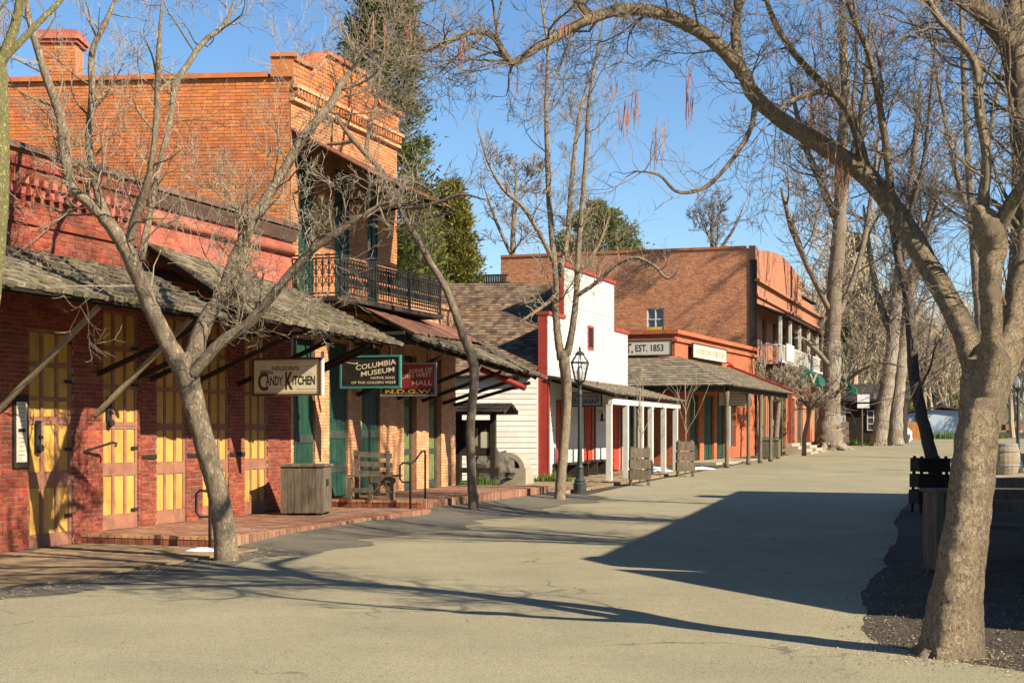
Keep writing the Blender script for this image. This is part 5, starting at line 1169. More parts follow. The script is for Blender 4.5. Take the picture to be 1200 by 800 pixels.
# parked car far right
p = pix(1199, 508, 150); r = thing('parked_car', (p.x, p.y, gz(150)), math.radians(4), 'distant dark red parked car at the right edge behind the lamp', 'car')
m = MB(); m.prism([(-2.1, .3), (2.1, .3), (2.15, .75), (1.2, .85), (.7, 1.35), (-.9, 1.38), (-1.5, .92), (-2.15, .85)], (0, -.8, 0), (1, 0, 0), (0, 0, 1), (0, 1.6, 0)); m.build('body', M['rust_metal'], r)
for x in (-1.3, 1.3): MB().tube([(x, -.83, .32), (x, -.6, .32)], .32, 14).build('wheel', M['iron'], r)
for a, b in ((-.8, -.15), (-.08, .6)): one('window', M['window_glass'], r, (a, -.815, .92), (b, -.801, 1.28))
p = pix(1062, 519, 100); rock('white_stump', (p.x, p.y, gz(100)), .42, .42, .95, 'white painted stump beside the far pale trunks', 12, 'tree_tape', 'stump')
# loose litter: gravel in the bed, leaf bits on road and walk
def scatter(name, label, cat, mt, n, fn, size, seed, flat=.5):
    rg = random.Random(seed); m = MB()
    for i in range(n):
        x, y, z = fn(rg); s = size*rg.uniform(.4, 1.2)
        q = [(x + s*rg.uniform(-.9, .9), y + s*rg.uniform(-.9, .9), z + s*flat*rg.uniform(.0, .25)) for _ in range(3)] ; q.append((x + s*rg.uniform(-.3, .3), y + s*rg.uniform(-.3, .3), z + s*flat*rg.uniform(.5, 1)))
        m.add(q, [(0, 1, 3), (1, 2, 3), (2, 0, 3)])
    return tag(m.build(name, M[mt]), label, cat, kind='stuff')
def bed(rg):
    while True:
        y = rg.uniform(10.2, 34) if rg.random() < .4 else rg.uniform(10.2, 18); x = rg.uniform(.14, .42)*y
        px_, py_ = CX + FPX*x/y, HY + EYE*FPX/y
        lim = np.interp(py_, [560, 600, 640, 665, 700, 752, 762, 775, 785], [1075, 1056, 1048, 1036, 1010, 1020, 1060, 1120, 1190])
        if px_ > lim: return x, y, gz(y) + .004
scatter('gravel', 'dark gravel and chips strewn over the bed on the right', 'gravel', 'gravel', 7000, bed, .020, 6, .8)
def onroad(rg):
    y = rg.uniform(9.5, 40); x = rg.uniform(-.3, .25)*y; return x, y, gz(y) + .012
scatter('leaf_litter', 'dry leaf bits scattered over the road', 'leaves', 'leaf_litter', 1500, onroad, .02, 7, .3)
def gut(rg):
    s = rg.uniform(-6, 16); q = F.P(s, 2.45 + abs(rg.gauss(0, .25)) + (.55 if s < 1.2 else 0), 0); return q.x, q.y, gz(q.y) + .014
scatter('leaf_litter', 'dry leaf bits gathered along the edge of the left walk', 'leaves', 'leaf_litter', 3200, gut, .026, 8, .3)
def base(rg):
    a = rg.random()*6.28; d = abs(rg.gauss(0, .6)); return 3.2 + d*math.cos(a), 10.75 + .5*d*math.sin(a), .012
scatter('leaf_litter', 'bark chips and bits around the foot of the big right tree', 'leaves', 'leaf_litter', 900, base, .02, 9, .4)

def lip(rg):
    i = rg.randrange(len(fine) - 1); a = fine[i]; d = rg.gauss(0, .16); return a[0] + d + rg.uniform(-.1, .1), a[1] + rg.gauss(0, .12), gz(a[1]) + .010
scatter('gravel', 'loose chips spilling over the ragged right edge of the road', 'gravel', 'gravel', 2000, lip, .015, 16, .7)
scatter('leaf_litter', 'dry leaf bits along the ragged right edge of the road', 'leaves', 'leaf_litter', 900, lip, .024, 17, .3)
# ------------------------------------------------------------------ trees
def unit(v):
    l = math.sqrt(v[0]*v[0] + v[1]*v[1] + v[2]*v[2]) or 1; return (v[0]/l, v[1]/l, v[2]/l)
class Tree:
    def __init__(self, seed): self.rg = random.Random(seed); self.wood = MB(); self.twig = MB(); self.tips = []
    def grow(self, p, d, L, r, lvl, up=.25, wig=.18, kids=5, spread=(.5, 1.1), rmin=.0035, thin=.012, seg=5):
        rg = self.rg; n = seg if lvl > 0 else 3; pts = [p]; d = unit(d); st = L / n; x, y, z = p; dirs = [d]
        for i in range(n):
            d = unit((d[0] + rg.gauss(0, wig), d[1] + rg.gauss(0, wig), d[2] + rg.gauss(0, wig) + up*.35)); x += d[0]*st; y += d[1]*st; z += d[2]*st
            pts.append((x, y, z)); dirs.append(d)
        r1 = max(rmin*.7, r*.35); rad = [max(rmin*.7, r + (r1 - r)*i/n) for i in range(n + 1)]
        tgt = self.wood if r > thin else self.twig
        tgt.tube(pts, rad, 7 if r > .05 else 5 if r > thin else 3, False)
        if lvl <= 0: self.tips.append(pts[-1]); return
        k = max(2, int(kids*rg.uniform(.7, 1.3)))
        for j in range(k):
            t = rg.uniform(.25, 1) if j else 1.; i = min(n - 1, int(t*n)); f = t*n - i; a, b = pts[i], pts[i+1]; q = tuple(a[c] + (b[c]-a[c])*f for c in range(3))
            self.grow(q, self.side(dirs[i+1], rg.uniform(*spread)), L*rg.uniform(.42, .8)*(1.1 - .35*t), max(rmin, rad[i]*rg.uniform(.45, .7)), lvl - 1, up, wig, kids, spread, rmin, thin, seg)
    def side(self, d, ang):
        rg = self.rg; a = unit((rg.gauss(0, 1), rg.gauss(0, 1), rg.gauss(0, 1))); dt = sum(a[c]*d[c] for c in range(3)); a = unit(tuple(a[c] - d[c]*dt for c in range(3)))
        return tuple(d[c]*math.cos(ang) + a[c]*math.sin(ang) for c in range(3))
    def limb(self, pts, rad, n=9, sub=6, dens=0., L=.8, lvl=2, r0=None, t0=.1, wob=.5, rough=None, **k):
        """main stem through given points (Catmull-Rom), with side branches"""
        rg = self.rg; P = [Vector(p) for p in pts]; out, ro = [], []; rad = list(rad)
        if dens: rad[-1] = min(rad[-1], rad[-2]) * .4
        for i in range(len(P) - 1):
            p0, p1, p2, p3 = P[max(i-1, 0)], P[i], P[i+1], P[min(i+2, len(P)-1)]
            for j in range(sub):
                t = j / sub; v = .5*((2*p1) + (p2-p0)*t + (2*p0 - 5*p1 + 4*p2 - p3)*t*t + (3*p1 - p0 - 3*p2 + p3)*t**3); rr = rad[i] + (rad[i+1] - rad[i])*t
                rr *= 1 + (0 if rough else rg.uniform(-.02, .02)); out.append(tuple(v + Vector((rg.gauss(0, 1), rg.gauss(0, 1), rg.gauss(0, 1)))*rr*(0 if rough else .05)*wob)); ro.append(rr)
        out.append(tuple(P[-1])); ro.append(rad[-1]); st_ = len(self.wood.v); self.wood.tube(out, ro, n, True)
        if rough: self.wood.rough(st_, *rough)
        tot = sum((Vector(out[i+1]) - Vector(out[i])).length for i in range(len(out)-1)); cnt = int(tot*dens*rg.uniform(.85, 1.15))
        for c in range(cnt):
            t = t0 + (1 - t0)*rg.random(); i = min(len(out)-2, int(t*(len(out)-1))); d = unit(tuple(out[i+1][q] - out[i][q] for q in range(3)))
            rr = min(ro[i]*.5, r0 or ro[i]*.4)
            self.grow(out[i], self.side(d, rg.uniform(.6, 1.3)), L*rg.uniform(.5, 1.25), max(.005, rr*rg.uniform(.6, 1)), lvl, **k)
        return out, ro
    def finish(self, name, base, label, bark, twig, group=None, smooth=True, cat='tree'):
        r = thing(name, base, 0, label, cat, group, off=tuple(base))
        self.wood.build('trunk', M[bark], r, smooth=smooth)
        if self.twig.v: self.twig.build('crown', M[twig], r)
        return r
SL = 1.
def pxlimb(Y0, L, dY=None):
    """photo-space limb (x, y, radius px[, depth offset m]) -> points and radii at depth Y0"""
    pts, rad = [], []
    for q in L:
        Y = Y0 + (q[3] if len(q) > 3 else 0); pts.append(pix(q[0], q[1], Y)); rad.append(q[2] / FPX * Y * SL)
    return pts, rad
def ground_pts(pts, z): pts[0].z = z - .06; return pts

# --- big flaky-barked tree on the right
T = Tree(1); Y = 10.9; base = ghit(1113, 772)
tr = [(1114, 780, 43), (1117, 738, 34.5), (1120, 705, 31), (1127, 655, 27.5), (1135, 600, 25.8, .05), (1141, 540, 24.8, .1), (1149, 485, 25, .18), (1155, 447, 29, .22), (1158, 422, 26, .25), (1160, 404, 12, .2)]
P_, R_ = pxlimb(Y, tr); T.limb(P_, R_, 44, 22, wob=.05, rough=((7, .018), (26, .006)))
for a, ln in ((2.4, .4), (3.6, .36), (-2.2, .3)):      # root flare
    q = Vector((P_[0].x, P_[0].y, .02)); T.wood.tube([q + Vector((0, 0, .16)), q + Vector((math.cos(a)*.2, math.sin(a)*.2, .0)), q + Vector((math.cos(a)*ln, math.sin(a)*ln, -.08))], [.10, .07, .02], 8)
kw = dict(kids=5, up=.18, wig=.19, rmin=.0022, thin=.010)
LA = [(1148, 500, 12, .15), (1147, 455, 16, .25), (1138, 412, 15.5, .35), (1122, 372, 13.6, .6), (1082, 300, 12.8, 1.1), (1042, 237, 12.3, 1.4), (1008, 200, 11.6, 1.5), (960, 168, 10.3, 1.4), (915, 140, 9.4, 1.2), (884, 112, 9.3, 1.0), (868, 82, 8.8, .9), (832, 45, 8.3, .8), (782, 18, 7.8, .7), (732, 11, 7.2, .6), (692, 22, 6.5, .5), (660, 38, 5.6, .5), (626, 58, 4.8, .4), (600, 73, 4.2, .4), (580, 45, 3.8, .3), (555, 38, 3.4, .2), (505, 57, 3, 0), (470, 70, 2.4, -.2)]
P_, R_ = pxlimb(Y, LA); T.limb(P_, R_, 26, 16, wob=.1, rough=((9, .010), (38, .007)), dens=8, L=.66, lvl=3, r0=.012, t0=.16, **kw)
P_, R_ = pxlimb(Y, [(1150, 520, 14, .15), (1157, 455, 18, .12), (1161, 410, 15, .0), (1162, 380, 12.5, -.1), (1160, 320, 12.5, -.2), (1164, 290, 17, -.2), (1158, 268, 19, -.25), (1150, 250, 13, -.3), (1149, 243, 8, -.3)]); T.limb(P_, R_, 28, 16, wob=.1, rough=((8, .014), (36, .007)))
P_, R_ = pxlimb(Y, [(1153, 262, 9, -.25), (1153, 235, 6.5, -.3), (1156, 180, 6, -.4), (1148, 130, 6.5, -.4), (1143, 75, 5.5, -.4), (1118, 42, 5, -.3), (1100, 20, 4.5, -.2), (1085, -12, 4, 0), (1070, -80, 3, .2)]); T.limb(P_, R_, 9, 6, dens=7, L=.55, lvl=2, r0=.012, **kw)
P_, R_ = pxlimb(Y, [(1148, 530, 14, .15), (1162, 470, 17, .25), (1176, 428, 18, .35), (1192, 375, 19, .5), (1203, 290, 19, .6), (1205, 190, 18.5, .7), (1198, 90, 19, .8), (1190, 40, 17, .85), (1192, 0, 15, .9), (1200, -90, 13, 1.1), (1215, -200, 10, 1.3), (1225, -330, 6, 1.5)]); T.limb(P_, R_, 26, 14, wob=.1, rough=((9, .012), (36, .007)), dens=5.5, L=1.0, lvl=3, r0=.022, t0=.25, **kw)
P_, R_ = pxlimb(Y, [(1183, 50, 13, .8), (1150, 14, 11, .6), (1112, -12, 9, .4), (1060, -60, 7, .1), (1000, -90, 5, -.2), (930, -120, 3, -.4)]); T.limb(P_, R_, 9, 6, dens=8, L=.75, lvl=3, r0=.016, **kw)
P_, R_ = pxlimb(Y, [(1163, 288, 10, -.2), (1182, 245, 9, -.35), (1204, 212, 8.5, -.5), (1240, 150, 7, -.6), (1270, 60, 5, -.7)]); T.limb(P_, R_, 9, 6, dens=5, L=.7, lvl=2, r0=.014, **kw)
P_, R_ = pxlimb(Y, [(1014, 198, 7, 1.5), (1002, 150, 5.5, 1.5), (984, 116, 5, 1.4), (966, 107, 4, 1.3), (935, 115, 3, 1.2), (905, 135, 2, 1.1)]); T.limb(P_, R_, 8, 6, dens=6, L=.6, lvl=2, r0=.011, **kw)
P_, R_ = pxlimb(Y, [(975, 110, 5, 1.4), (950, 85, 4.5, 1.3), (925, 55, 4, 1.3), (905, 20, 3.5, 1.2), (890, -30, 3, 1.1)]); T.limb(P_, R_, 8, 6, dens=9, L=.6, lvl=2, r0=.011, **kw)
P_, R_ = pxlimb(Y, [(886, 116, 4, 1.0), (880, 150, 3.2, .95), (862, 182, 2.6, .8), (836, 212, 2.4, .7), (815, 224, 2.2, .6), (792, 224, 2, .5), (772, 205, 1.6, .4), (742, 200, 1.2, .3)]); T.limb(P_, R_, 6, 5, dens=7, L=.4, lvl=1, r0=.006, **kw)
P_, R_ = pxlimb(Y, [(690, 22, 5, .5), (676, 0, 5, .5), (655, -40, 4, .4), (640, -90, 3, .3)]); T.limb(P_, R_, 8, 5, dens=7, L=.55, lvl=2, r0=.011, **kw)
P_, R_ = pxlimb(Y, [(868, 90, 7, .9), (862, 40, 6, 1.0), (866, 0, 5, 1.1), (880, -60, 4, 1.2)]); T.limb(P_, R_, 8, 5, dens=8, L=.6, lvl=2, r0=.011, **kw)
P_, R_ = pxlimb(Y, [(1046, 240, 5, 1.4), (1035, 150, 4, 1.2), (1020, 70, 3.6, 1.1), (1000, 20, 4, 1.0), (985, -30, 3, .9)]); T.limb(P_, R_, 8, 5, dens=8, L=.6, lvl=2, r0=.011, **kw)
up_ = Vector(pix(1200, -90, Y + 1.1)); rgk = T.rg
for a, el, ln in ((3.3, .35, 3.6), (2.6, .7, 3.4), (4.0, .5, 3.2), (4.7, .8, 3.0), (1.9, .6, 3.0), (.6, .6, 2.6), (5.6, .7, 2.6), (3.0, 1.1, 3.6)):
    d = Vector((math.cos(a)*math.cos(el), math.sin(a)*math.cos(el), math.sin(el))); s_ = Vector((-d.y, d.x, 0))*rgk.uniform(-.5, .5)
    T.limb([up_ - Vector((0, 0, .3)), up_ + d*ln*.35 + s_*.4 + Vector((0, 0, .25)), up_ + d*ln*.7 - s_*.3 + Vector((0, 0, .1)), up_ + d*ln], [.10, .08, .055, .025], 8, 6, dens=3.2, L=1.2, lvl=2, r0=.035, t0=.2, kids=5, up=.15, wig=.22, rmin=.006, thin=.014)
big = T.finish('street_tree', (base.x, base.y, 0), 'big leaning tree with flaky tan bark and arching limb on the right', 'bark_flaky', 'twig_grey', 'bare street trees')
# hanging seed pods
pm = MB(); rg = random.Random(4)
for (x, y, n, l, dy) in ((545, 40, 7, 34, .2), (660, 20, 8, 26, .5), (535, 55, 4, 30, .2), (730, 120, 10, 42, .6), (745, 105, 8, 40, .6), (718, 90, 6, 30, .6), (765, 150, 6, 50, .7), (775, 140, 5, 46, .7), (805, 70, 4, 70, .8), (808, 100, 4, 50, .8), (690, 5, 5, 26, .5), (948, 95, 6, 60, 1.3), (955, 5, 6, 60, 1.2), (962, 110, 6, 55, 1.3), (985, 190, 9, 48, 1.4), (965, 170, 4, 45, 1.4), (1035, 20, 5, 40, 1), (1045, 5, 4, 42, 1), (905, 60, 3, 40, 1.1), (440, 20, 5, 36, 0), (478, 15, 4, 34, 0), (770, 25, 4, 24, .7), (600, 85, 3, 38, .4)):
    for k in range(n):
        p = pix(x + rg.gauss(0, 5), y + rg.uniform(-4, 8), Y + dy + rg.uniform(-.15, .15)); q = l*rg.uniform(.6, 1.15)*Y/FPX; a, b = rg.gauss(0, .04), rg.gauss(0, .04)
        pm.tube([p, p + Vector((a*q, b*q, -q*.5)), p + Vector((a*q*1.4 + rg.gauss(0, .01), b*q*1.4, -q))], [.002, .0042, .003], 4, False)
pm.build('seed_pods', M['pod'], big, kind='stuff')

# --- leaning tree before the yellow doors
SL = .92; T = Tree(2); base = ghit(265, 657); Y = base.y; DK = .62; kw = dict(kids=5, up=.3, wig=.19, rmin=.003, thin=.014)
P_, R_ = pxlimb(Y, [(265, 663, 18), (265, 652, 15.5), (263, 625, 14), (256, 580, 13.5), (244, 535, 13.5), (232, 490, 13.5), (222, 452, 14.5), (216, 428, 17), (214, 414, 14)]); T.limb(P_, R_, 28, 16, wob=.2, rough=((9, .010), (36, .006)))
DK = 1.
def add(L, dens=5, Lb=.8, lvl=2, r0=.018, n=9, t0=.15): P_, R_ = pxlimb(Y, L); T.limb(P_, R_, n, 6, dens=dens*DK, L=Lb, lvl=lvl, r0=r0, t0=t0, wob=.9, **kw)
add([(214, 430, 14), (198, 405, 11.5, -.05), (178, 363, 10.5, -.1), (160, 320, 10, -.2), (145, 287, 10, -.3), (124, 258, 8, -.4), (104, 238, 7.5, -.5), (84, 217, 7, -.55), (76, 180, 6.8, -.6), (70, 135, 6.5, -.65), (55, 92, 5.5, -.7), (44, 58, 4.8, -.75), (34, 20, 4, -.8), (25, -40, 3, -.8)], 5.5, .95, 3)
add([(128, 262, 6.5, -.4), (112, 215, 5.6, -.2), (104, 165, 4.8, 0), (108, 110, 4.5, .1), (108, 62, 4.2, .2), (122, 30, 3.8, .3), (138, -8, 3, .4)], 5.5, .8)
add([(150, 292, 7, -.25), (158, 255, 5.5, -.4), (172, 215, 4.8, -.6), (180, 175, 4, -.7), (184, 120, 4, -.7), (186, 60, 3.4, -.8), (190, 0, 2.8, -.8)], 5.5, .8)
add([(165, 305, 5.5, -.2), (176, 250, 3.8, 0), (188, 190, 3.8, .2), (200, 140, 3.8, .4), (206, 100, 4, .5), (224, 70, 3.8, .6), (240, 48, 3.6, .7), (264, 28, 3, .8), (278, -8, 2.4, .9)], 5.5, .8)
add([(224, 425, 13, .05), (240, 378, 10.5, .1), (262, 340, 9, .2), (277, 300, 8, .3), (300, 252, 7.2, .4), (330, 205, 6.6, .5), (356, 160, 6, .6), (386, 124, 5.4, .7), (402, 96, 4.6, .8), (422, 70, 3.4, .9)], 6, .85, 3)
add([(224, 440, 9, -.05), (258, 402, 7.5, -.2), (290, 380, 6.8, -.3), (316, 350, 6, -.4), (345, 315, 5.6, -.5), (360, 298, 5, -.55), (384, 280, 4.6, -.6), (420, 256, 4, -.7), (452, 236, 3.4, -.8)], 6.5, .7, 3)
add([(262, 342, 7, .2), (284, 348, 6.4, .4), (306, 354, 5.2, .6)], 8, .5)
add([(275, 345, 5, .25), (283, 310, 4.2, .3), (292, 265, 3.4, .3), (290, 220, 2.6, .2)], 7, .6)
T.finish('street_tree', (base.x, base.y, 0), 'leaning forked tree growing at the road edge before the yellow doors', 'bark_pale', 'twig_pale', 'bare street trees')

# --- mossy trunk at the left edge
T = Tree(3); Y = 15.5; kw['up'] = .2
P_, R_ = pxlimb(Y, [(-34, 690, 15), (-32, 600, 13), (-22, 450, 12), (-8, 330, 11.5), (0, 230, 11.5), (0, 130, 11), (-2, 68, 10)]); P_[0].z = -.06; b0 = P_[0]; T.limb(P_, R_, 12, 7)
add([(-2, 80, 8), (10, 52, 7), (20, 20, 6), (28, -30, 5), (34, -100, 3)], 4, .8, 2); add([(-2, 75, 6), (25, 48, 4.5, .1), (50, 22, 3.8, .2), (75, -5, 3.2, .3), (100, -60, 2.5, .4)], 4, .7, 2); add([(-3, 60, 6), (-30, 0, 5), (-60, -80, 3)], 4, .8, 2)
T.finish('street_tree', (b0.x, b0.y, 0), 'mossy yellowish trunk cut by the left edge of the picture', 'bark_mossy', 'twig_grey', 'bare street trees')

# --- curved slender tree by the end of the brick row
SL = .82; T = Tree(4); base = ghit(556, 603); Y = base.y; DK = .8; kw = dict(kids=5, up=.3, wig=.19, rmin=.0045, thin=.018)
add([(556, 608, 9), (555, 598, 7.6), (553, 560, 7), (551, 515, 6.6), (553, 475, 6.6), (556, 440, 7), (552, 414, 7.4), (543, 394, 6.8), (533, 365, 5.8), (521, 335, 5.2), (506, 311, 5), (492, 286, 4.8), (478, 262, 5), (466, 236, 4.6), (455, 211, 4.2), (434, 186, 4), (414, 164, 3.6), (398, 142, 3, .3), (388, 120, 2.4, .5)], 1.6, .9, 2, .02, 10, .55)
add([(470, 245, 3.6), (505, 240, 2.8, -.3), (540, 228, 2.4, -.5), (570, 235, 1.8, -.7)], 4, .8, 2); add([(428, 182, 3.4), (433, 150, 3, .2), (441, 118, 2.8, .4), (446, 84, 2.4, .5), (452, 40, 2, .6)], 5, .9, 2); add([(455, 211, 3), (490, 215, 2.4, -.3), (512, 230, 2, -.4)], 5, .7, 2); add([(415, 165, 3), (380, 168, 2.6, .2), (345, 150, 2.2, .3), (310, 152, 1.8, .3)], 4, .8, 2)
add([(446, 80, 2.4, .5), (420, 60, 2, .5), (400, 30, 1.8, .5)], 8, 1.0, 2); add([(446, 80, 2.4, .5), (455, 55, 2, .5), (450, 30, 1.8, .5)], 10, .9, 2)
T.finish('street_tree', (base.x, base.y, 0), 'slender curved tree at the end of the brick row, trunk bending left', 'bark_grey', 'twig_grey', 'bare street trees')

# --- slender forked tree before the restaurant
SL = .80; T = Tree(5); base = ghit(657, 587); Y = base.y; DK = .9; kw = dict(kids=5, up=.3, wig=.19, rmin=.0032, thin=.018)
add([(656, 592, 10), (656, 582, 8.4), (658, 550, 7.6), (662, 505, 7.2), (664, 460, 7.2), (661, 424, 8.6), (660, 410, 7)], 0)
add([(658, 420, 7), (654, 398, 5.8), (651, 360, 5.2), (652, 330, 5.2), (648, 290, 4.6), (643, 230, 4.2, .2), (641, 170, 3.6, .3), (640, 120, 3, .4), (642, 60, 2.4, .5), (636, 15, 1.8, .6), (630, -30, 1.4, .6)], 2.6, 1.1, 3, .02, 9, .2)
add([(664, 415, 6.4), (669, 395, 5.2, -.1), (675, 350, 4.6, -.2), (677, 300, 4.2, -.3), (682, 240, 3.6, -.4), (686, 190, 3.2, -.5), (690, 120, 2.6, -.6), (700, 60, 2, -.6), (712, 0, 1.5, -.7)], 2.6, 1.1, 3, .02, 9, .2)
add([(652, 330, 4.6), (664, 285, 4, .2), (668, 235, 3.6, .4), (672, 190, 3.2, .6), (680, 130, 2.6, .7), (692, 85, 2, .8)], 3, 1.0, 3)
add([(648, 305, 4), (630, 270, 3.4, -.3), (612, 242, 3, -.5), (590, 222, 2.6, -.7), (572, 190, 2, -.8), (560, 150, 1.5, -.9)], 4, 1.0, 2); add([(674, 348, 3.6, -.2), (700, 330, 3, -.4), (722, 310, 2.8, -.6), (745, 302, 2.6, -.8), (766, 311, 2.2, -1), (782, 326, 2, -1.1), (795, 317, 1.6, -1.2)], 5, .8, 2)
add([(652, 345, 4), (640, 356, 3, -.3), (626, 366, 2.6, -.5), (608, 378, 2, -.6)], 7, .7, 2); add([(676, 320, 3.2, -.3), (700, 290, 2.6, -.3), (715, 250, 2, -.3)], 5, .9, 2)
T.finish('street_tree', (base.x, base.y, 0), 'slender pale tree with upright forks beside the street lamp', 'bark_pale', 'twig_pale', 'bare street trees')

# --- thin dark tree in the slatted guard on the right
SL = .82; T = Tree(6); p = ghit(1098, 600); Y = p.y; kw = dict(kids=5, up=.35, wig=.18, rmin=.005, thin=.016)
add([(1103, 604, 10.5), (1101, 580, 10), (1094, 545, 9.6), (1081, 490, 8.6), (1071, 440, 8), (1068, 390, 7.4), (1062, 340, 6.6), (1052, 300, 6), (1045, 258, 5, .2), (1032, 220, 4.4, .4), (1012, 178, 3.6, .6), (1000, 130, 2.8, .7), (1004, 70, 2, .8), (1000, 10, 1.5, .9)], 2.2, 1.1, 3, .02, 10, .3)
add([(1050, 292, 4.4), (1066, 250, 3.6, -.2), (1082, 190, 3, -.4), (1090, 120, 2.4, -.6), (1096, 50, 1.8, -.7)], 3, 1.1, 3); add([(1074, 460, 2.2), (1090, 430, 1.6, -.2), (1098, 390, 1, -.3)], 4, .7, 2)
add([(1066, 330, 3.4), (1075, 280, 2.6, .3), (1080, 230, 2, .4)], 4, .9, 2)
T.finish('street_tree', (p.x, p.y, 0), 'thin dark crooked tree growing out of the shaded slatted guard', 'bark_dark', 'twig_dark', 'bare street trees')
SL = 1.
# --- trees off to the right whose shade falls on the left row
for i, (x, y, h, sd) in enumerate(((8.75, 22.5, 17, 21), (7.6, 17.4, 9, 22))):
    T = Tree(sd); rg = T.rg; kw = dict(kids=5, up=.35, wig=.25, rmin=.006, thin=.02)
    pts = [Vector((x, y, -.06)), Vector((x + .1, y, 1.2)), Vector((x - .05, y + .1, 2.6))]; T.limb(pts, [.17, .14, .13], 10, 5)
    for k in range(5):
        a = k*1.26 + rg.random(); sp_ = .55 if i == 2 else 1.; T.limb([pts[-1] - Vector((0, 0, .1)), pts[-1] + Vector((math.cos(a)*.5*sp_, math.sin(a)*.5*sp_, h*.22)), pts[-1] + Vector((math.cos(a)*1.2*sp_, math.sin(a)*1.2*sp_, h*.45)), pts[-1] + Vector((math.cos(a)*1.9*sp_, math.sin(a)*1.9*sp_, h*.68))], [.095, .075, .055, .02], 7, 5, dens=3.0, L=1.6*sp_, lvl=2, r0=.035, **kw)
    T.finish('street_tree', (x, y, 0), ('bare forked tree on the right-hand walk before the brick store', 'bare spreading tree on the right-hand walk nearest the camera')[i], 'bark_grey', 'twig_grey', 'bare street trees')
# --- saplings in the guards, small bare trees by the hotel
def sapling(xp, yb, top, label, seed, spread=.35, lvl=1, mt='twig_pale', n=7):
    p = ghit(xp, yb); T = Tree(seed); H = (yb - top)/FPX*p.y; rg = T.rg
    T.wood.tube([(p.x, p.y, p.z - .05), (p.x + .02, p.y, p.z + H*.5), (p.x, p.y, p.z + H)], [.022, .017, .007], 6)
    for k in range(n):
        z = H*(.42 + .5*k/n); a = k*2.4; T.grow((p.x, p.y, p.z + z), (math.cos(a)*spread, math.sin(a)*spread*.8, 1), H*.36*(1.2 - .5*k/n), .013, lvl, .2, .1, 3, (.3, .6), .006, .012)
    T.finish('sapling', (p.x, p.y, p.z), label, mt, mt, 'staked saplings')
sapling(750, 566, 445, 'bare pale sapling growing out of the near porch tree guard', 31); sapling(803, 556, 448, 'bare pale sapling growing out of the far porch tree guard', 32); sapling(988, 521, 462, 'thin sapling in the small guard right of the big far trunk', 33)
def small_tree(xp, yb, L, label, seed, spread, dens=5, Lb=1.0):
    global T, Y, kw
    p = ghit(xp, yb); T = Tree(seed); Y = p.y; kw = dict(kids=6, up=.3, wig=.19, rmin=.012, thin=.03)
    P_, R_ = pxlimb(Y, L); P_[0].z = p.z - .05; T.limb(P_, R_, 8, 5); top = P_[-1]
    for k in range(7):
        a = k*.9 + T.rg.random(); d = Vector((math.cos(a)*spread, math.sin(a)*spread, 1.)); d.normalize(); Lm = Lb*3.2*T.rg.uniform(.7, 1.1)
        T.limb([top - Vector((0, 0, .1)), top + d*Lm*.4, top + d*Lm*.75 + Vector((0, 0, -.1)), top + d*Lm], [R_[-1]*.7, R_[-1]*.5, R_[-1]*.36, .02], 6, 4, dens=dens, L=Lb, lvl=2, r0=.03, **kw)
    T.finish('small_tree', (p.x, p.y, p.z), label, 'bark_grey', 'twig_pale', 'small bare trees by the hotel')
small_tree(910, 536, [(910, 538, 4.2), (909, 515, 3.6), (911, 490, 3.2), (913, 468, 2.8)], 'small bare spreading tree beside the grey bin and hotel porch', 41, 1.1, 4, .62)
small_tree(943, 534, [(942, 536, 2.8), (943, 510, 2.5), (947, 492, 2.3), (950, 478, 2.1)], 'small bare tree between the porch posts and the big trunk', 42, 1.3, 4, .55)
# --- big far trees
def far_tree(limbs, yb, Y0, label, seed, bark='bark_grey', twig='twig_grey', dens=1.1, Lb=2.8, white=0):
    global T, Y, kw
    T = Tree(seed); Y = Y0; kw = dict(kids=6, up=.3, wig=.18, rmin=.016, thin=.05); b = None
    for i, L in enumerate(limbs):
        P_, R_ = pxlimb(Y, L)
        if i == 0: P_[0].z = gz(Y) - .1; b = P_[0].copy()
        if i == 0 and white:
            T2 = Tree(seed + 900); T2.limb(P_[:white + 1], [q*1.03 for q in R_[:white + 1]], 14, 6, wob=1.2); low = T2.wood
        T.limb(P_, R_, 12 if i == 0 else 7, 6, dens=dens if i else dens*.6, L=Lb, lvl=3 if i == 0 else 2, r0=.07, t0=.42 if i == 0 else .15, wob=1.2, **kw)
    if yb:
        for a in range(6):
            q = Vector((b.x, b.y, gz(Y))); t = a*1.05; low.tube([q + Vector((math.cos(t)*.3, math.sin(t)*.3, .8)), q + Vector((math.cos(t)*.7, math.sin(t)*.7, .15)), q + Vector((math.cos(t)*1.5, math.sin(t)*1.5, -.05))], [.3, .24, .06], 7)
    r = T.finish('shade_tree', (b.x, b.y, gz(Y)), label, bark, twig, 'big bare shade trees')
    if white: low.build('lower_trunk', M['bark_white'], r, smooth=True)
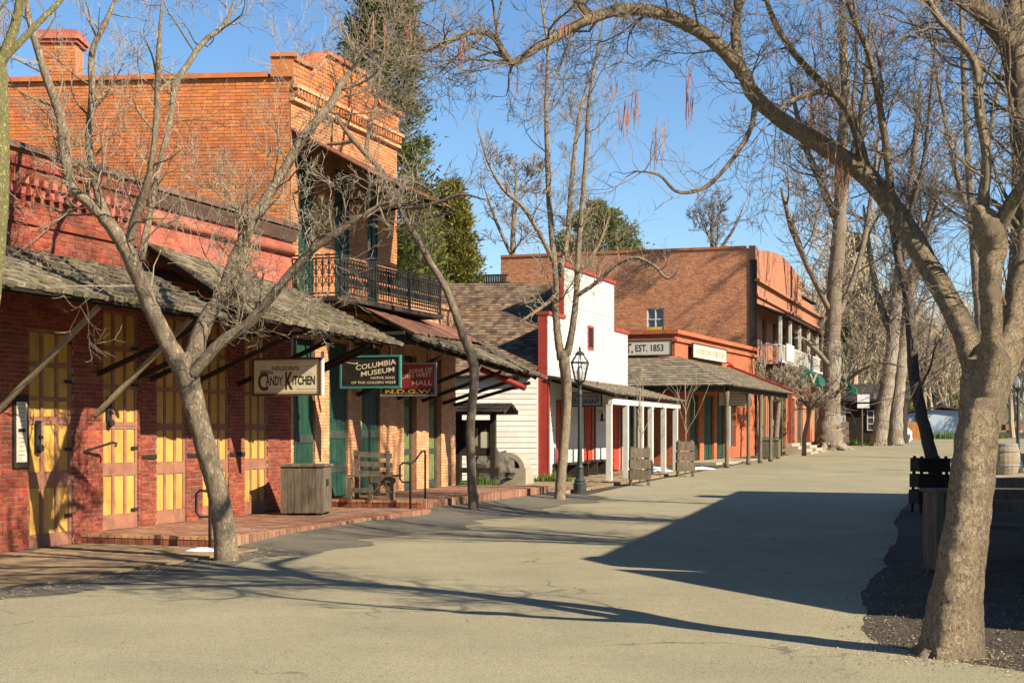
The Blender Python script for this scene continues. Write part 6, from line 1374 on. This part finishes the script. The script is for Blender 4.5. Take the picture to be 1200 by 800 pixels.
far_tree([[(971, 530, 21), (971, 519, 16.5), (972, 490, 12.5), (974, 450, 10.5), (976, 400, 9.5), (978, 340, 9), (984, 260, 8.2), (986, 190, 7), (990, 120, 6.5), (988, 50, 5), (985, -30, 3.5)],
          [(976, 370, 3.6), (950, 320, 3, -1), (930, 270, 4.5, -2), (915, 220, 3, -2.5)], [(976, 380, 4.5), (1000, 330, 3.8, 1), (1015, 270, 3.2, 1.5), (1025, 200, 2.5, 2), (1035, 120, 2.5, 2.5)], [(984, 270, 5), (960, 210, 4, 1), (940, 160, 4, 1.5), (925, 90, 2.5, 2)], [(986, 230, 6), (1005, 160, 4.5, -1), (1015, 90, 3.5, -1.5), (1020, 20, 2, -2)], [(974, 430, 3.6), (945, 400, 2.8, -1.5), (920, 395, 2, -2.5), (895, 400, 2, -3.5)], [(972, 470, 3), (1000, 440, 2.2, -2), (1030, 425, 1.7, -3), (1060, 430, 2, -4)]],
         True, 80, 'huge far tree with pale furrowed trunk at the end of the hotel', 51, white=4)
far_tree([[(1029, 528, 11), (1030, 515, 9), (1035, 480, 8.2), (1041, 440, 8), (1046, 400, 7.5), (1050, 350, 6.5), (1056, 300, 5), (1064, 240, 4), (1072, 170, 4), (1080, 90, 2.5)], [(1046, 395, 4.5), (1030, 350, 3.6, 1), (1020, 300, 3.5, 2), (1012, 240, 2.5, 2)], [(1050, 350, 5), (1080, 290, 4, -1), (1100, 230, 3, -2)]], False, 90, 'pale leaning far trunk left of its close pair', 52, white=5)
far_tree([[(1050, 527, 11), (1049, 514, 9), (1050, 480, 8), (1054, 440, 7.5), (1060, 390, 6.5), (1070, 330, 5.5), (1085, 270, 4), (1100, 200, 2.5)], [(1056, 420, 4.5), (1075, 370, 3.5, 1), (1092, 330, 2.5, 2)]], False, 91, 'pale far trunk standing close to its leaning neighbour', 53, white=4)
far_tree([[(1083, 522, 4), (1084, 500, 3.4), (1083, 460, 3), (1088, 410, 2.6), (1096, 350, 2)], [(1084, 440, 2.4), (1072, 400, 2), (1066, 350, 1.5)]], False, 100, 'thin far trunk between the pale pair and the blue house', 54, 'bark_pale')
# trees behind the restaurant and hotel
far_tree([[(598, 430, 4), (600, 330, 3.4), (602, 260, 3), (606, 200, 2)], [(600, 300, 2.4), (582, 260, 2), (566, 215, 1.4)]], False, 75, 'bare tree behind the shake roof of the white restaurant', 55, 'bark_grey', 'twig_grey', .8, 1.8)
far_tree([[(835, 420, 3.4), (838, 330, 3), (834, 280, 2.4), (836, 240, 1.6)], [(838, 300, 2.2), (860, 268, 1.6), (872, 240, 1.2)]], False, 110, 'bare tree rising behind the hotel roof', 56, 'bark_grey', 'twig_grey', .8, 2.2)
far_tree([[(1152, 530, 7), (1150, 420, 6), (1142, 300, 5), (1134, 180, 4), (1128, 60, 3), (1124, -40, 2)], [(1148, 300, 4), (1120, 200, 3, -1), (1098, 90, 2, -2), (1085, 0, 1.5, -2)], [(1144, 260, 4), (1160, 160, 3, 1.5), (1180, 50, 2, 3), (1190, -40, 1.5, 4)]], False, 64, 'bare tree standing behind the big right trunk', 57, 'bark_grey', 'twig_grey', .8, 2.2)
# --- evergreen trees
def conifer(xp, Y0, zb, ztop, rpx, label, mt, seed, n, shape='spire', leaf=.3, xo=0):
    rg = np.random.default_rng(seed); c = pix(xp, 500, Y0); H0, H1 = zb, ztop; R = rpx/FPX*Y0
    r = thing('evergreen_tree', (c.x, c.y, gz(Y0)), 0, label, 'tree', 'evergreen trees behind the roofs', off=(c.x, c.y, gz(Y0)))
    MB().tube([(c.x, c.y, gz(Y0) - .1), (c.x, c.y, (H0+H1)/2), (c.x, c.y, H1*.96)], [R*.13, R*.09, .03], 8).build('trunk', M['bark_dark'], r)
    nb = n // 60; V, Fc = [], []
    for i in range(nb):
        t = rg.random()**(.8); z = H0 + (H1 - H0)*t
        if shape == 'spire': rr = R*(1 - t)**.75*rg.uniform(.55, 1.08) + .15
        else: rr = R*math.sqrt(max(.02, 1 - (2*t - .9)**2 if t > .45 else 1))*rg.uniform(.55, 1.08)
        a = rg.random()*6.283; bl = max(.5, rr*.5)
        if math.sin(z*2.3 + a*2) * math.cos(a*3 - z*1.1) > .35: continue
        tip = np.array([c.x + rr*math.cos(a), c.y + rr*math.sin(a), z + (.25 if shape == 'spire' else .15)*bl]); root_ = np.array([c.x + rr*.45*math.cos(a), c.y + rr*.45*math.sin(a), z - .35*bl])
        k = 60; f = rg.random(k)**.6; P0 = root_ + (tip - root_)*f[:, None] + rg.normal(0, .16*bl + .06, (k, 3))*np.array([1, 1, .8])
        D = rg.normal(0, .55, (k, 3)) + np.array([math.cos(a), math.sin(a), .7]); D /= np.linalg.norm(D, axis=1)[:, None]; S = np.cross(D, rg.normal(0, 1, (k, 3))); S /= np.linalg.norm(S, axis=1)[:, None]
        l = leaf*rg.uniform(.6, 1.3, (k, 1)); b = len(V)*1
        q = np.stack([P0 - S*l*.22, P0 + S*l*.22, P0 + D*l], 1).reshape(-1, 3); base_i = len(V); V += [tuple(v) for v in q]; Fc += [(base_i + 3*j, base_i + 3*j + 1, base_i + 3*j + 2) for j in range(k)]
    m = MB(); m.v, m.f = V, Fc; m.build('crown', M[mt], r); return r
conifer(447, 58, 4, 24, 84, 'tall dark evergreen spire behind the brick hall', 'conifer', 61, 84000, 'spire', 0.20)
conifer(530, 62, 3, 11.8, 62, 'golden green evergreen behind the balcony end', 'conifer_gold', 62, 44000, 'spire', 0.19); conifer(492, 60, 3, 11.4, 52, 'shorter golden evergreen between the dark spire and the balcony end', 'conifer_gold', 63, 30000, 'spire', 0.19)
conifer(700, 125, 9, 20.6, 62, 'round topped grey green pine above the hotel roof', 'conifer_grey', 64, 52000, 'round', 0.32)
conifer(1003, 150, 6, 21, 50, 'evergreen behind the huge far tree', 'conifer_grey', 65, 44000, 'spire', 0.41); conifer(1040, 160, 2, 15, 60, 'broad evergreen behind the pale pair of trunks', 'conifer_grey', 66, 40000, 'round', 0.41); conifer(1075, 170, 1, 11, 50, 'low broad evergreen above the blue house', 'conifer_grey', 67, 28000, 'round', 0.41)
# --- hill and far wood
hm = MB(); NX, NY = 60, 14; rg = random.Random(2)
for j in range(NY):
    for i in range(NX):
        y = 190 + j*45; x = -140 + i*12; e = max(0, min(1, (x/y - .21)/.22)); e = e*e*(3 - 2*e)
        z = gz(150) - 2 + (j/(NY-1))**.8*(100*e + 5) + 2.5*math.sin(x*.06 + j)*min(1, j/3) + rg.uniform(-1, 1)
        hm.v.append((x, y, z))
hm.f = [(j*NX + i, j*NX + i + 1, (j+1)*NX + i + 1, (j+1)*NX + i) for j in range(NY-1) for i in range(NX-1)]
ground_mat('hill_brush', (.27, .21, .13), (.17, .165, .08), (.30, .22, .15), .12, .03, 1.2, .8, dist=.6); o = hm.build('hill', M['hill_brush'], smooth=True); o['kind'] = 'structure'
protos = []
for k in range(4):
    T = Tree(70 + k); kw = dict(kids=6, up=.35, wig=.22, rmin=.03, thin=.5); T.grow((0, 0, 0), (0, 0, 1), 7.0, .22, 3, .5, .14, 8, (.4, .9), .025, .5, 5)
    m = T.twig; protos.append((np.array(m.v), m.f))
wm_v, wm_f, base_i = [], [], 0; rw = np.random.default_rng(5)
for k in range(105):
    V, Fc = protos[k % 4]; y = rw.uniform(108, 230); x = (rw.uniform(.19, .40) if k < 78 else rw.uniform(-.05, .2))*y
    if k >= 78: y = rw.uniform(120, 180); x = rw.uniform(-.06, .19)*y
    if y < 135 and .265 < x/y < .31: y += 40
    a = rw.random()*6.28; s = rw.uniform(.85, 1.45) if k < 78 else rw.uniform(.7, 1.0); c_, s_ = math.cos(a), math.sin(a)
    hz = gz(150) + (max(0, y - 190)/585)**.8*40 if y > 190 else gz(y)
    W_ = np.stack([(V[:, 0]*c_ - V[:, 1]*s_)*s + x, (V[:, 0]*s_ + V[:, 1]*c_)*s + y, V[:, 2]*s + hz - .2], 1)
    wm_v.append(W_); wm_f += [tuple(q + base_i for q in f) for f in Fc]; base_i += len(V)
m = MB(); m.v, m.f = [tuple(v) for v in np.concatenate(wm_v)], wm_f; o = m.build('woodland', M['twig_wood']); tag(o, 'bare grey brown wood closing the far end of the street', 'woodland', kind='stuff')
